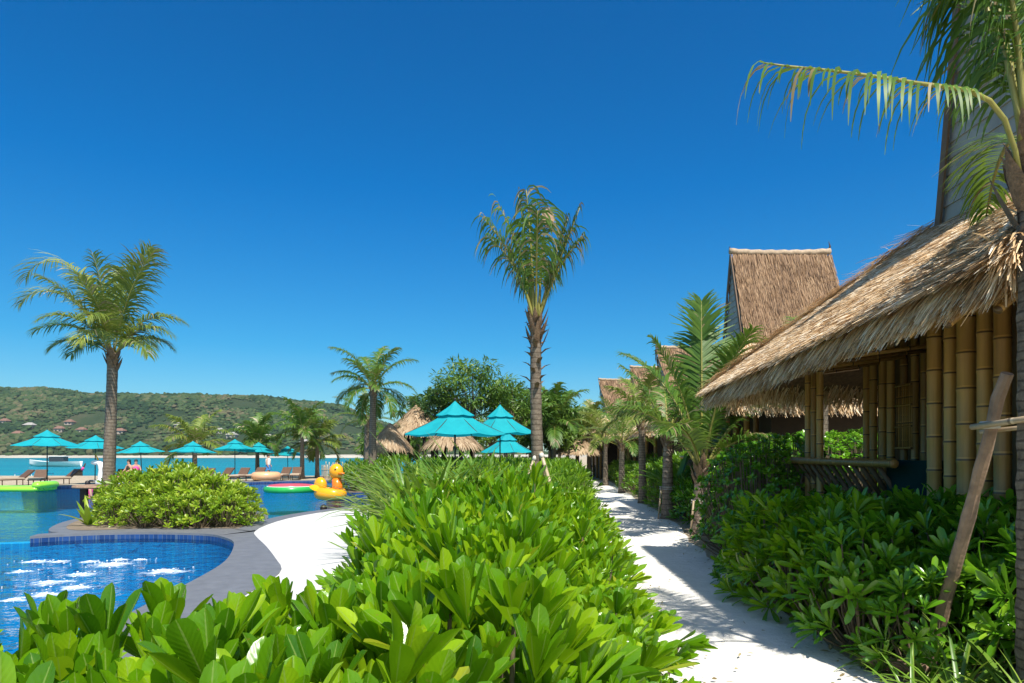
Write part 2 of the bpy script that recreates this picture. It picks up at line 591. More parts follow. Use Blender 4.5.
BOXF = np.array([[0, 3, 2, 1], [4, 5, 6, 7], [0, 1, 5, 4], [1, 2, 6, 5], [2, 3, 7, 6], [3, 0, 4, 7]])


def box(g, x0, x1, y0, y1, z0, z1, mat=0, r=None):
    v = [(x0, y0, z0), (x1, y0, z0), (x1, y1, z0), (x0, y1, z0), (x0, y0, z1), (x1, y0, z1), (x1, y1, z1), (x0, y1, z1)]
    u = np.zeros((8, 3)); u[:, 2] = rng.random() if r is None else r
    g.add(v, BOXF, u, mat)


def slab(g, a, b, c, d, th, mat=0):
    """quad a,b,c,d (top), thickness th downward along its normal"""
    a, b, c, d = [Vector(p) for p in (a, b, c, d)]
    n = (b - a).cross(d - a).normalized()
    lo = [p - n * th for p in (a, b, c, d)]
    g.add([tuple(p) for p in lo + [a, b, c, d]], BOXF, None, mat)


def tube(g, pts, radii, n=10, mat=0, r=None, caps=True, v0=0.0):
    pts = [Vector(p) for p in pts]
    if isinstance(radii, (int, float)):
        radii = [radii] * len(pts)
    r = rng.random() if r is None else r
    V, U = [], []
    L = v0
    ref = None
    for i, p in enumerate(pts):
        t = (pts[min(i + 1, len(pts) - 1)] - pts[max(i - 1, 0)]).normalized()
        if ref is None:
            ref = Vector((1, 0, 0)) if abs(t.x) < 0.8 else Vector((0, 1, 0))
        s = t.cross(ref).normalized()
        w = s.cross(t).normalized()
        ref = w
        if i:
            L += (p - pts[i - 1]).length
        for k in range(n):
            a = 2 * math.pi * k / n
            q = p + (w * math.cos(a) + s * math.sin(a)) * radii[i]
            V.append(q[:]); U.append((k / n, L, r))
    F = []
    for i in range(len(pts) - 1):
        for k in range(n):
            k2 = (k + 1) % n
            F.append((i * n + k, i * n + k2, (i + 1) * n + k2, (i + 1) * n + k))
    fs = [np.array(F)]
    if caps:
        fs.append(np.array([list(range(n))[::-1]]))
        fs.append(np.array([[(len(pts) - 1) * n + k for k in range(n)]]))
    g.add(V, fs, U, mat)


def bamboo(g, p0, p1, rad, n=10, mat=0):
    """a bamboo pole: node swellings every 0.36 m"""
    p0, p1 = Vector(p0), Vector(p1)
    L = (p1 - p0).length
    off = rng.random() * 0.36
    ts = [0.0]
    rd = [rad]
    s = off
    k = 0
    node = 0.36 - off
    while node < L:
        for d, m in ((-0.03, 1.0), (-0.006, 1.09), (0.008, 1.09), (0.03, 0.99)):
            if 0 < node + d < L:
                ts.append(node + d); rd.append(rad * m)
        node += 0.36
    ts.append(L); rd.append(rad * 0.97)
    d = (p1 - p0).normalized()
    tube(g, [p0 + d * t for t in ts], rd, n, mat, v0=off)


def revolve(g, prof, c=(0, 0, 0), n=24, mat=0, r=0.5, close=True):
    V, U, F = [], [], []
    for i, (rad, z) in enumerate(prof):
        for k in range(n):
            a = 2 * math.pi * k / n
            V.append((c[0] + rad * math.cos(a), c[1] + rad * math.sin(a), c[2] + z)); U.append((k / n, i / len(prof), r))
    for i in range(len(prof) - 1):
        for k in range(n):
            k2 = (k + 1) % n
            F.append((i * n + k, i * n + k2, (i + 1) * n + k2, (i + 1) * n + k))
    g.add(V, np.array(F), U, mat)


def ball(g, c, r, mat=0, n=16, m=10, jit=0):
    """ellipsoid"""
    if isinstance(r, (int, float)):
        r = (r, r, r)
    V, F = [], []
    for i in range(m + 1):
        th = math.pi * (i + 0.0001) / (m + 0.0002)
        for k in range(n):
            a = 2 * math.pi * k / n
            V.append((c[0] + r[0] * math.sin(th) * math.cos(a), c[1] + r[1] * math.sin(th) * math.sin(a), c[2] + r[2] * math.cos(th)))
    for i in range(m):
        for k in range(n):
            k2 = (k + 1) % n
            F.append((i * n + k, (i + 1) * n + k, (i + 1) * n + k2, i * n + k2))
    g.add(V, np.array(F), None, mat)


def torus(g, c, R0, r0, mat=0, n=32, m=12, sx=1, sz=1, seg=None):
    V, F = [], []
    for i in range(n):
        a = 2 * math.pi * i / n
        rr = r0
        for k in range(m):
            b = 2 * math.pi * k / m
            V.append((c[0] + (R0 + rr * math.cos(b)) * math.cos(a) * sx, c[1] + (R0 + rr * math.cos(b)) * math.sin(a), c[2] + rr * math.sin(b) * sz))
    for i in range(n):
        for k in range(m):
            i2, k2 = (i + 1) % n, (k + 1) % m
            F.append((i * m + k, i2 * m + k, i2 * m + k2, i * m + k2))
    g.add(V, np.array(F), None, mat)


# ------------------------------------------------------------------ leaves
def leaf_tpl(shape, ns, fold=0.18, nw=2):
    """leaf along +X (unit length, unit half-width scale), returns param arrays"""
    t = 1 - (1 - np.linspace(0, 1, ns + 1)) ** (1.35 if ns > 3 else 1.0)
    if shape == 'obovate':
        w = np.interp(t, [0, .08, .3, .55, .74, .88, .955, .985, 1], [.16, .22, .50, .84, 1, .88, .58, .34, .06])
    elif shape == 'ellip':
        w = np.sin(np.pi * np.clip(t, 0.03, 0.985)) ** 0.7
    else:
        w = np.interp(t, [0, .15, .5, .8, 1], [.7, 1, .9, .55, .05])
    return t, w


def add_leaf(g, p, d, nrm, L, Wd, ns=5, shape='obovate', bend=0.5, fold=0.25, r=None, nw=2, mat=0, wav=0.0):
    """p base, d direction, nrm leaf normal side; bend>0 curves away from nrm"""
    t, w = leaf_tpl(shape, ns)
    d = np.array(d, float); d /= np.linalg.norm(d) + 1e-9
    nrm = np.array(nrm, float)
    nrm = nrm - d * nrm.dot(d)
    nrm /= np.linalg.norm(nrm) + 1e-9
    s = np.cross(nrm, d)
    ang = bend * t
    # integrate curvature
    dx = np.cos(ang); dz = -np.sin(ang)
    dt = np.diff(t)
    cx = np.concatenate([[0], np.cumsum((dx[1:] + dx[:-1]) / 2 * dt)]) * L
    cz = np.concatenate([[0], np.cumsum((dz[1:] + dz[:-1]) / 2 * dt)]) * L
    r = rng.random() if r is None else r
    V, U = [], []
    cols = nw + 1
    loc_n = np.outer(np.sin(ang), d) + np.outer(np.cos(ang), nrm)
    c = np.array(p)[None, :] + np.outer(cx, d) + np.outer(cz, nrm)
    ks = np.linspace(-1, 1, cols)
    Vv = np.zeros((ns + 1, cols, 3)); Uu = np.zeros((ns + 1, cols, 3))
    wv = wav * np.sin(t * 9 + r * 20)
    for j, k in enumerate(ks):
        Vv[:, j] = c + np.outer(w * Wd * 0.5 * k, s) + loc_n * ((np.abs(k) * fold + wv * k) * w * Wd * 0.5)[:, None]
        Uu[:, j, 0] = (k + 1) / 2; Uu[:, j, 1] = t; Uu[:, j, 2] = r
    F = []
    for i in range(ns):
        for j in range(cols - 1):
            F.append((i * cols + j, i * cols + j + 1, (i + 1) * cols + j + 1, (i + 1) * cols + j))
    g.add(Vv.reshape(-1, 3), np.array(F), Uu.reshape(-1, 3), mat)


def rosette(g, p, axis, n, L, Wd, ns=5, shape='obovate', nw=2, spread=(0.2, 1.25), fold=0.25, r0=None, bend=0.7):
    axis = Vector(axis).normalized()
    ref = Vector((1, 0, 0)) if abs(axis.x) < 0.8 else Vector((0, 1, 0))
    a = axis.cross(ref).normalized(); b = axis.cross(a)
    ph = rng.random() * 6.28
    r0 = rng.random() if r0 is None else r0
    for i in range(n):
        f = (i + 0.5) / n
        az = ph + i * 2.4 + rng.normal(0, 0.15)
        inc = spread[0] + (spread[1] - spread[0]) * f ** 0.8 + rng.normal(0, 0.1)
        rad = a * math.cos(az) + b * math.sin(az)
        d = axis * math.cos(inc) + rad * math.sin(inc)
        nr = axis * math.sin(inc) - rad * math.cos(inc)
        ln = L * (0.55 + 0.5 * min(1, f * 1.8)) * rng.uniform(0.85, 1.12)
        q = Vector(p) - axis * (L * 0.35 * f)
        add_leaf(g, q, d, nr, ln, Wd * ln / L * rng.uniform(0.85, 1.1), ns, shape, bend * rng.uniform(0.2, 1.3), fold,
                 r=min(1, max(0, 0.55 * r0 + 0.45 * rng.random() - 0.25 * (f - 0.5))), nw=nw, wav=0.05)


PROTOS = []


def shrub(name, h, rad, nros, L, Wd, nl, ns, mat, shape='obovate', nw=2, spread=(0.2, 1.25), flat=0.6, loc=(0, 0, 0), stems=True, bend=0.7, jz=0.0, fold=.25):
    root = empty(name, loc)
    PROTOS.append(root)
    g, s = Geo(), Geo()
    for i in range(nros):
        # points over a dome with flattened top
        u = (i + 0.5) / nros
        az = i * 2.39996 + rng.normal(0, 0.2)
        rr = rad * math.sqrt(u) * rng.uniform(0.85, 1.08)
        k = rr / rad
        z = h * (1 - 0.75 * k ** (2.4 / flat) if k < 1 else 0.25) - rng.random() ** 2 * 0.25 * h
        side = k > .62 and rng.random() < .45
        if side:
            z = h * rng.uniform(.14, .75); rr *= 1.02
        z = max(z + min(jz, max(-2 * jz, rng.normal(0, jz))) if jz else z, 0.12 * h)
        p = Vector((rr * math.cos(az), rr * math.sin(az), z))
        out = Vector((math.cos(az), math.sin(az), 0)) * (k ** 2 * 1.3)
        ax = out * (1.5 if side else 1) + Vector((rng.normal(0, 0.18), rng.normal(0, 0.18), .55 if side else 1))
        rosette(g, p, ax, nl, L * rng.uniform(0.85, 1.12), Wd, ns, shape, nw, spread, bend=bend, fold=fold)
        if stems and i % 2 == 0:
            b = Vector((rr * 0.25 * math.cos(az), rr * 0.25 * math.sin(az), 0))
            mid = b.lerp(p, 0.55) + Vector((math.cos(az), math.sin(az), 0)) * rad * 0.08
            tube(s, [b, mid, p - ax.normalized() * L * 0.1], [0.014 * (L / 0.15) ** 0.3, 0.011, 0.007], 5, caps=False)
    g.build('foliage', mat, root)
    if stems:
        s.build('stem', M['stem'], root)
    return root


# ------------------------------------------------------------------ palms
def frond_pts(o, az, el, L, droop, n=16, side=0.0, dp=1.5):
    p = Vector(o); pts = [p.copy()]
    e, a = el, az
    for i in range(n):
        t = (i + 1) / n
        e2 = e - droop * t ** dp
        a2 = a + side * t
        d = Vector((math.cos(e2) * math.cos(a2), math.cos(e2) * math.sin(a2), math.sin(e2)))
        p = p + d * (L / n)
        pts.append(p.copy())
    return pts


def frond_geo(g, pts, leaf_len, nleaf, hang=0.7, width=0.035, start=0.2, r0=0.02, lseg=3, rmul=1.0, rbase=0.5, rvar=0.5, cut=False, vee=0.35, drymix=0.0, dropout=0.0, lr=(0.8, 1.12)):
    n = len(pts)
    tube(g, pts, [r0 * (1 - 0.85 * i / (n - 1)) + 0.002 for i in range(n)], 5, 1)
    seglen = [0]
    for i in range(1, n):
        seglen.append(seglen[-1] + (pts[i] - pts[i - 1]).length)
    L = seglen[-1]
    for k in range(nleaf):
        f = start + (1 - start) * (k + 0.5) / nleaf
        s = f * L
        i = max(j for j in range(n) if seglen[j] <= s)
        i = min(i, n - 2)
        q = (s - seglen[i]) / max(1e-6, seglen[i + 1] - seglen[i])
        p = pts[i].lerp(pts[i + 1], q)
        t = (pts[i + 1] - pts[i]).normalized()
        sd = t.cross(Vector((0, 0, 1)))
        if sd.length < 0.15:
            sd = t.cross(Vector((0.3, 0.9, 0.2)))
        sd.normalize()
        up = sd.cross(t).normalized()
        g_ = (f - start) / (1 - start)
        prof = (0.55 + 0.45 * math.sin(min(1, g_ * 1.6) * math.pi / 2)) * (1 - (g_ ** 3) * (0.25 if cut else 0.72))
        for sg in (-1, 1):
            if rng.random() < dropout:
                continue
            ll = leaf_len * prof * rng.uniform(*lr)
            d = (t * (0.55 + 0.5 * g_) + sd * sg * (1.0 - 0.3 * g_) + up * vee + Vector(rng.normal(0, 0.09, 3))).normalized()
            # hanging strip
            cur = p.copy(); dirn = d.copy()
            nrm = up.copy()
            w = width * (0.7 + 0.3 * prof) * rng.uniform(0.8, 1.2)
            V, U = [], []
            r = min(1, max(0, rbase + rvar * (rng.random() - 0.5)))
            hh = hang * rng.uniform(0.6, 1.35)
            for m_ in range(lseg + 1):
                tt = m_ / lseg
                ww = w * (0.55, 1.0, 0.8, 0.5, 0.2)[min(4, int(round(tt * 4)))] if m_ < lseg else w * 0.12
                sv = dirn.cross(nrm)
                if sv.length < 1e-3:
                    sv = t.copy()
                sv.normalize()
                V += [(cur - sv * ww * 0.5)[:], (cur + sv * ww * 0.5)[:]]
                U += [(0, tt, r), (1, tt, r)]
                cur = cur + dirn * (ll / lseg)
                dirn = (dirn + Vector((0, 0, -1)) * hh * (1.0 / lseg) * 1.6).normalized()
            F = [(2 * m_, 2 * m_ + 1, 2 * m_ + 3, 2 * m_ + 2) for m_ in range(lseg)]
            g.add(V, np.array(F), U, 2 if rng.random() < drymix else 0)


def palm(name, base, top, rb, rt, fronds, label, group=None, leafmat='palm', trunkmat='trunk', bulge=1.25, boots=True, lean=0.0, lw=0.035, nleaf=40, leaf_len=0.55, hang=0.7, tseg=14, r0=0.02, dry=0.06, cat='palm tree', lseg=3, drop=0.0):
    base, top = Vector(base), Vector(top)
    root = empty(name, base, label, cat, group)
    T = top - base
    g = Geo()
    pts, rad = [], []
    nseg = max(8, tseg)
    for i in range(nseg * 3 + 1):
        t = i / (nseg * 3)
        q = T * t + Vector((lean * math.sin(t * math.pi), 0, 0))
        r = rb + (rt - rb) * min(1, t * 1.3)
        if t < 0.12:
            r *= 1 + (bulge - 1) * (1 - t / 0.12)
        r *= 1 + 0.05 * ((i % 3) == 0) + rng.normal(0, 0.012)
        pts.append(q); rad.append(r)
    tube(g, pts, rad, 14, r=0.5)
    g.build('trunk', M[trunkmat], root)
    if boots:
        b = Geo()
        for i in range(16):
            az = i * 2.4
            zz = T.z - 0.45 + 0.45 * i / 16
            p = Vector((T.x + rt * 0.7 * math.cos(az), T.y + rt * 0.7 * math.sin(az), zz))
            d = Vector((math.cos(az) * 0.6, math.sin(az) * 0.6, 1))
            add_leaf(b, p - Vector((0, 0, .12)), d, (-math.cos(az), -math.sin(az), .6), rng.uniform(.3, .5), rt * 1.2, 3, 'blade', -0.3, 0.4)
        b.build('leaf_bases', M['fibre'], root)
    for fr in fronds:
        az, el, L, dr = fr[:4]
        ex = fr[4] if len(fr) > 4 else {}
        fg = Geo()
        o = T + Vector((math.cos(az) * rt * 0.5, math.sin(az) * rt * 0.5, -0.12 + 0.1 * math.sin(el)))
        frond_geo(fg, frond_pts(o, az, el, L, dr, side=ex.get('side', 0), dp=ex.get('dp', 1.5)), ex.get('ll', leaf_len) * (0.8 + 0.2 * L / 2.5), ex.get('n', nleaf), ex.get('hang', hang), ex.get('w', lw),
                  r0=r0, rbase=ex.get('rb', 0.45), lseg=lseg, start=ex.get('start', 0.18), cut=ex.get('cut', False), drymix=ex.get('dry', dry), dropout=drop)
        fg.build('frond', [M[ex.get('mat', leafmat)], M['petiole'], M['palm_dry']], root)
    return root


def ring_fronds(n, L, el0=1.35, el1=-0.1, dr0=0.7, dr1=1.5, ph=0.0, jit=0.15):
    out = []
    for i in range(n):
        f = i / max(1, n - 1)
        az = ph + i * 2.39996 + rng.normal(0, jit)
        el = el0 + (el1 - el0) * f + rng.normal(0, 0.1)
        out.append((az, el, L * rng.uniform(0.85, 1.1) * (0.8 + 0.2 * math.sin(math.pi * min(1, f + .3))), dr0 + (dr1 - dr0) * f + rng.normal(0, 0.12)))
    return out


# ------------------------------------------------------------------ ground, path, pool, sea
POOL_R = [(-3.9, 1.0), (-3.9, 4.5), (-3.95, 6.0), (-4.07, 7.2), (-4.25, 8.9), (-4.46, 10.4), (-4.75, 11.5), (-5.25, 12.9), (-5.6, 13.6), (-6.15, 14.3)]
DECK_L = [(-3.2, 1.0), (-3.2, 4.5), (-3.2, 6.5), (-3.25, 8.5), (-3.37, 9.9), (-3.84, 11.06), (-4.6, 12.7), (-5.2, 13.9), (-5.68, 15.0), (-5.95, 16.4), (-6.0, 18.4), (-5.6, 20.4), (-4.9, 22.2), (-4.5, 24.0), (-4.6, 27.0), (-5.2, 30.0), (-6.8, 33.0), (-8.4, 37.0), (-9.0, 42.0), (-9.3, 46.0)]
FAR = [(-90, 34), (-40, 35), (-29, 36.2), (-22, 39.5), (-16, 44.0), (-12, 46), (-9, 46.3)]
PATH_L = [(0.95, 0.5), (1.0, 3), (1.15, 5.1), (1.4, 8), (1.75, 12), (2.1, 18), (2.65, 26), (3.7, 38), (5.2, 52), (7.5, 75)]
PATH_R = [(2.9, 0.5), (2.85, 3), (2.8, 5.1), (3.0, 8), (3.35, 12), (4.15, 18), (4.75, 26), (5.8, 38), (7.0, 52), (9.4, 75)]


def strip(g, A, B, z, n=0, mat=0):
    V = [(x, y, z) for x, y in A] + [(x, y, z) for x, y in B]
    k = len(A)
    F = [(i, k + i, k + i + 1, i + 1) for i in range(k - 1)]
    g.add(V, np.array(F), None, mat)


def smooth_pts(P, n=4):
    P = [Vector((p[0], p[1], 0)) for p in P]
    out = []
    for i in range(len(P) - 1):
        p0, p1, p2, p3 = P[max(i - 1, 0)], P[i], P[i + 1], P[min(i + 2, len(P) - 1)]
        for k in range(n):
            t = k / n
            q = 0.5 * ((2 * p1) + (p2 - p0) * t + (2 * p0 - 5 * p1 + 4 * p2 - p3) * t * t + (3 * p1 - p0 - 3 * p2 + p3) * t ** 3)
            out.append((q.x, q.y))
    out.append((P[-1].x, P[-1].y))
    return out


DL = smooth_pts(DECK_L)
# ground sheet: right of the deck, behind the pool, out to the horizon on the right
g = Geo()
right = [(60, y) for x, y in DL]
strip(g, [(x + 0.4, y) for x, y in DL], right, 0.0)
FL = smooth_pts(FAR)
strip(g, FL[::-1], [(x, 56) for x, y in FL][::-1], 0.0)
g.add([(-9, 46, 0), (60, 46, 0), (60, 56, 0), (-9, 56, 0)], np.array([[0, 1, 2, 3]]))
g.add([(-90, 56, 0), (-6, 56, 0), (-6, 63, -1.6), (-90, 63, -1.6)], np.array([[0, 1, 2, 3]]))
g.add([(-6, 56, 0), (60, 56, 0), (400, 900, 0), (30, 900, 0)], np.array([[0, 1, 2, 3]]))
g.add([(-6, 56, 0), (30, 900, 0), (20, 900, -1.6), (-13, 63, -1.6)], np.array([[0, 1, 2, 3]]))
g.add([(60, -20, 0), (900, -20, 0), (900, 900, 0), (400, 900, 0), (60, 56, 0)], [np.array([[0, 1, 2, 3, 4]])])
g.add([(-90, -20, 0), (60, -20, 0), (60, 1, 0), (-90, 1, 0)], np.array([[0, 1, 2, 3]]))
tag(g.build('ground', M['ground'], smooth=False), kind='structure')

# sandy path, raised edges irregular
g = Geo()
PL, PR = smooth_pts(PATH_L, 8), smooth_pts(PATH_R, 8)
cols = 8
V, F = [], []
for i, ((lx, ly), (rx, ry)) in enumerate(zip(PL, PR)):
    for j in range(cols + 1):
        t = j / cols
        jx = 0
        if j in (0, cols):
            jx = noise.noise(Vector((ly * 1.7, j, 3.1))) * 0.14
        V.append((lx + (rx - lx) * t + jx, ly + (ry - ly) * t, 0.012 + 0.012 * noise.noise(Vector((lx + t * 2, ly * 1.3, 0)))))
for i in range(len(PL) - 1):
    for j in range(cols):
        a = i * (cols + 1) + j
        F.append((a, a + 1, a + cols + 2, a + cols + 1))
g.add(V, np.array(F))
tag(g.build('path', M['path']), kind='structure')

# white pool deck
g = Geo()
strip(g, DL, [(0.3, y) for x, y in DL], 0.006)
tag(g.build('pool_deck', M['deck'], smooth=False), kind='structure')

# pool floor + walls
g = Geo()
g.add([(-90, 1, -1.25), (1, 1, -1.25), (1, 47, -1.25), (-90, 47, -1.25)], np.array([[0, 1, 2, 3]]))
tag(g.build('pool_floor', M['poolfloor'], smooth=False), kind='structure')
g = Geo()
g.add([(-90, 1, -0.12), (-3.3, 1, -0.12), (-3.3, 47, -0.12), (-90, 47, -0.12)], np.array([[0, 1, 2, 3]]))
pw = g.build('pool_water', M['pool_water'], smooth=False)
tag(pw, kind='structure')


def kerb(name, inner, outer, z0=-1.25, z1=0.018, band=-0.2):
    """a stone ring between two lines: tiled face towards the water (inner), stone top"""
    g = Geo()
    k = len(inner)
    V = [(x, y, z1) for x, y in inner] + [(x, y, z1) for x, y in outer]
    F = [(i, k + i, k + i + 1, i + 1) for i in range(k - 1)]
    g.add(V, np.array(F), None, 0)
    for line, fl in ((inner, 0), (outer, 1)):
        V = [(x, y, z1) for x, y in line] + [(x, y, z1 - 0.045) for x, y in line] + [(x, y, band) for x, y in line] + [(x, y, z0) for x, y in line]
        g.add(V, np.array([(i, i + 1, k + i + 1, k + i) for i in range(k - 1)]), None, 0)
        g.add(V, np.array([(k + i, k + i + 1, 2 * k + i + 1, 2 * k + i) for i in range(k - 1)]), None, 1)
        g.add(V, np.array([(2 * k + i, 2 * k + i + 1, 3 * k + i + 1, 3 * k + i) for i in range(k - 1)]), None, 2)
    return tag(g.build(name, [M['coping'], M['tiledark'], M['poolwall']], smooth=False), kind='structure')


# right coping of the jet pool and of the main pool
jr = smooth_pts(POOL_R)


def resample(P, n):
    d = [0]
    for i in range(1, len(P)):
        d.append(d[-1] + math.dist(P[i], P[i - 1]))
    return [(np.interp(s, d, [p[0] for p in P]), np.interp(s, d, [p[1] for p in P])) for s in np.linspace(0, d[-1], n)]


i_cut = [i for i, p in enumerate(DL) if p[1] <= 15.6][-1]
kerb('pool_kerb', resample(jr, 40), resample([(x + 0.02, y) for x, y in DL[:i_cut + 1]], 40))
# back wall of the jet pool (curved), carrying the planted island
back_in = smooth_pts([(-6.15, 14.3), (-6.6, 14.62), (-7.6, 14.85), (-8.6, 14.8), (-9.4, 14.5), (-9.95, 14.1)])
back_out = smooth_pts([(-5.68, 15.0), (-6.3, 15.45), (-7.6, 15.4), (-8.6, 15.35), (-9.5, 15.1), (-10.1, 14.55)])
kerb('island_kerb', resample(back_in, 24), resample(back_out, 24))
mp_in = [(x - 0.42, y + 0.1) for x, y in DL[i_cut - 1:]]
mp_in[0] = (-6.25, 15.4)
kerb('pool_kerb', resample(mp_in, 40), resample([(x + 0.02, y) for x, y in DL[i_cut - 1:]], 40))
# submerged spill lip of the jet pool towards the left
g = Geo()
lipp = resample(smooth_pts([(-9.95, 14.1), (-11.5, 13.7), (-13.5, 13.9), (-17, 14.6)]), 16)
V = [(x, y, -0.105) for x, y in lipp] + [(x, y + 0.22, -0.105) for x, y in lipp] + [(x, y, -1.25) for x, y in lipp]
k = len(lipp)
g.add(V, np.array([(i, k + i, k + i + 1, i + 1) for i in range(k - 1)] + [(i, i + 1, 2 * k + i + 1, 2 * k + i) for i in range(k - 1)]))
tag(g.build('pool_lip', M['poolwall'], None, False), kind='structure')
# island body
isl = smooth_pts([(-6.0, 15.3), (-6.25, 16.5), (-6.6, 18.5), (-7.6, 20.4), (-9.4, 21.2), (-11.2, 20.6), (-11.6, 18.4), (-10.9, 16.2), (-9.9, 14.9), (-8.5, 15.3), (-7.2, 15.38), (-6.0, 15.3)])[:-1]
g = Geo()
k = len(isl)
g.add([(x, y, 0.01) for x, y in isl] + [(x, y, -1.25) for x, y in isl],
      [np.array([list(range(k))]), np.array([(i, (i + 1) % k, k + (i + 1) % k, k + i) for i in range(k)])])
tag(g.build('planting_bed', M['coping'], smooth=False), kind='structure')
g = Geo()
g.add([(-8.7 + (x + 8.7) * .9, 17.9 + (y - 17.9) * .86, 0.016) for x, y in isl], [np.array([list(range(k))])])
tag(g.build('bed_soil', M['soil'], smooth=False), kind='structure')
# far pool edge
kerb('far_pool_kerb', [(x, y - .25) for x, y in FL], [(x, y + .4) for x, y in FL])
# planted peninsula with dark curb in the right part of the pool
pen = smooth_pts([(-4.4, 29.0), (-6.2, 28.9), (-7.6, 29.2), (-8.2, 30.2), (-7.9, 31.8), (-6.4, 32.4), (-5.0, 31.8)])
g = Geo(); k = len(pen)
g.add([(x, y, 0.1) for x, y in pen] + [(x, y, -1.25) for x, y in pen],
      [np.array([list(range(k))]), np.array([(i, (i + 1) % k, k + (i + 1) % k, k + i) for i in range(k)])])
tag(g.build('planting_bed', M['tiledark'], smooth=False), kind='structure')
g = Geo()
V = [(x * 0.98 - 0.1, (y - 30.5) * 0.9 + 30.5, 0.106) for x, y in pen]
g.add(V, [np.array([list(range(k))])])
tag(g.build('bed_soil', M['soil'], smooth=False), kind='structure')

# sea
g = Geo()
g.add([(-3000, 50, -1.2), (600, 50, -1.2), (600, 5000, -1.2), (-3000, 5000, -1.2)], np.array([[0, 1, 2, 3]]))
tag(g.build('sea', M['sea'], smooth=False), kind='structure')

# hills across the bay
def hill_mat():
    m, nt, out = new_mat('hill')
    p = N(nt, 'ShaderNodeBsdfPrincipled', Roughness=0.95)
    p.inputs['Specular IOR Level'].default_value = 0.05
    n1 = noise_n(nt, 0.012, 6, 0.7)
    nt.links.new(ramp(nt, n1, [(0.35, (0.025, 0.045, 0.02)), (0.55, (0.045, 0.065, 0.03)), (0.75, (0.09, 0.08, 0.05))]), p.inputs['Base Color'])
    nt.links.new(bump(nt, noise_n(nt, 0.2, 4), 0.8, 4), p.inputs['Normal'])
    nt.links.new(p.outputs[0], out.inputs[0])
    return m


RIDGE = [(-60, 395), (0, 386), (40, 387), (90, 392), (150, 397), (230, 396), (270, 397), (310, 403), (345, 408), (390, 424), (430, 436), (480, 446), (520, 452), (700, 456)]
HY = 900.0


def hill_h(x, y):
    """height over the sea of the hill surface"""
    px = 512 + x / HY * FPX * (HY / 1000) if False else 512 + x / 1000.0 * FPX
    top = (HOR - np.interp(px, [p[0] for p in RIDGE], [p[1] for p in RIDGE])) / FPX * 1000
    t = (y - 700) / 300.0
    prof = math.sin(min(1.0, max(0.0, t)) * math.pi / 2) ** 0.9 if y < 1000 else max(0, 1 - (y - 1000) / 260)
    n = noise.fractal(Vector((x * 0.006, y * 0.006, 2)), 0.9, 2.0, 5)
    return (top * (1 + 0.1 * n * (1 - abs(2 * min(1, max(0, t)) - 1) * 0.6))) * prof + 1.5 * n - 1.0


g = Geo()
xs = np.linspace(-1100, 420, 150); ys = np.linspace(690, 1240, 50)
V = [(x, y, hill_h(x, y)) for y in ys for x in xs]
nx = len(xs)
F = [(j * nx + i, j * nx + i + 1, (j + 1) * nx + i + 1, (j + 1) * nx + i) for j in range(len(ys) - 1) for i in range(nx - 1)]
g.add(V, np.array(F))
tag(g.build('hill', hill_mat()), kind='structure')
# tree canopy on the hills (one far-off mass)
g = Geo()
ICO_V = []
phi = (1 + 5 ** .5) / 2
for a, b in ((1, phi), (-1, phi), (1, -phi), (-1, -phi)):
    ICO_V += [(0, a, b), (a, b, 0), (b, 0, a)]
ICO_V = np.array(ICO_V) / math.sqrt(1 + phi * phi)
# faces by convex hull of nearest triples
IF = []
for i in range(12):
    for j in range(i + 1, 12):
        for k in range(j + 1, 12):
            a, b, c = ICO_V[i], ICO_V[j], ICO_V[k]
            if max(np.linalg.norm(a - b), np.linalg.norm(b - c), np.linalg.norm(a - c)) < 1.1:
                IF.append((i, j, k) if np.dot(np.cross(b - a, c - a), a) > 0 else (i, k, j))
IF = np.array(IF)
for _ in range(30000):
    x = rng.uniform(-1000, 380); y = 702 + rng.random() ** 0.8 * 330
    cl = noise.noise(Vector((x * 0.012, y * 0.012, 9)))
    if cl < -0.38 + rng.random() * 0.25:
        continue
    z = hill_h(x, y)
    if z < 0.5:
        continue
    s = rng.uniform(1.5, 3.9) * (1 + 0.6 * cl)
    v = ICO_V * np.array([s * rng.uniform(.8, 1.4), s, s * rng.uniform(.6, 1.1)]) * (1 + rng.normal(0, .14, (12, 1))) + np.array([x, y, z + s * 0.3])
    u = np.zeros((12, 3)); u[:, 2] = min(1, max(0, 0.5 + 0.7 * noise.noise(Vector((x * .02, y * .02, 0))) + rng.normal(0, .22)))
    g.add(v, IF, u)


def canopy_mat():
    m, nt, out = new_mat('far canopy')
    u, v, r = attr(nt)
    p = N(nt, 'ShaderNodeBsdfPrincipled', Roughness=0.95)
    p.inputs['Specular IOR Level'].default_value = 0.05
    nt.links.new(ramp(nt, r, [(0.05, (0.02, 0.042, 0.02)), (0.4, (0.038, 0.07, 0.028)), (0.75, (0.065, 0.095, 0.038)), (0.98, (0.12, 0.11, 0.06))]), p.inputs['Base Color'])
    nt.links.new(p.outputs[0], out.inputs[0])
    return m


tag(g.build('forest_canopy', canopy_mat(), smooth=False), 'mixed green and brown forest covering the hills across the bay', 'forest', kind='stuff')
# far beach strip
g = Geo()
g.add([(-1100, 680, -1.15), (400, 680, -1.15), (400, 712, 2.2), (-1100, 712, 2.2)], np.array([[0, 1, 2, 3]]))
tag(g.build('far_beach', simple('far sand', (0.6, 0.55, 0.45), 0.9, 0.5, 0.02)), kind='structure')

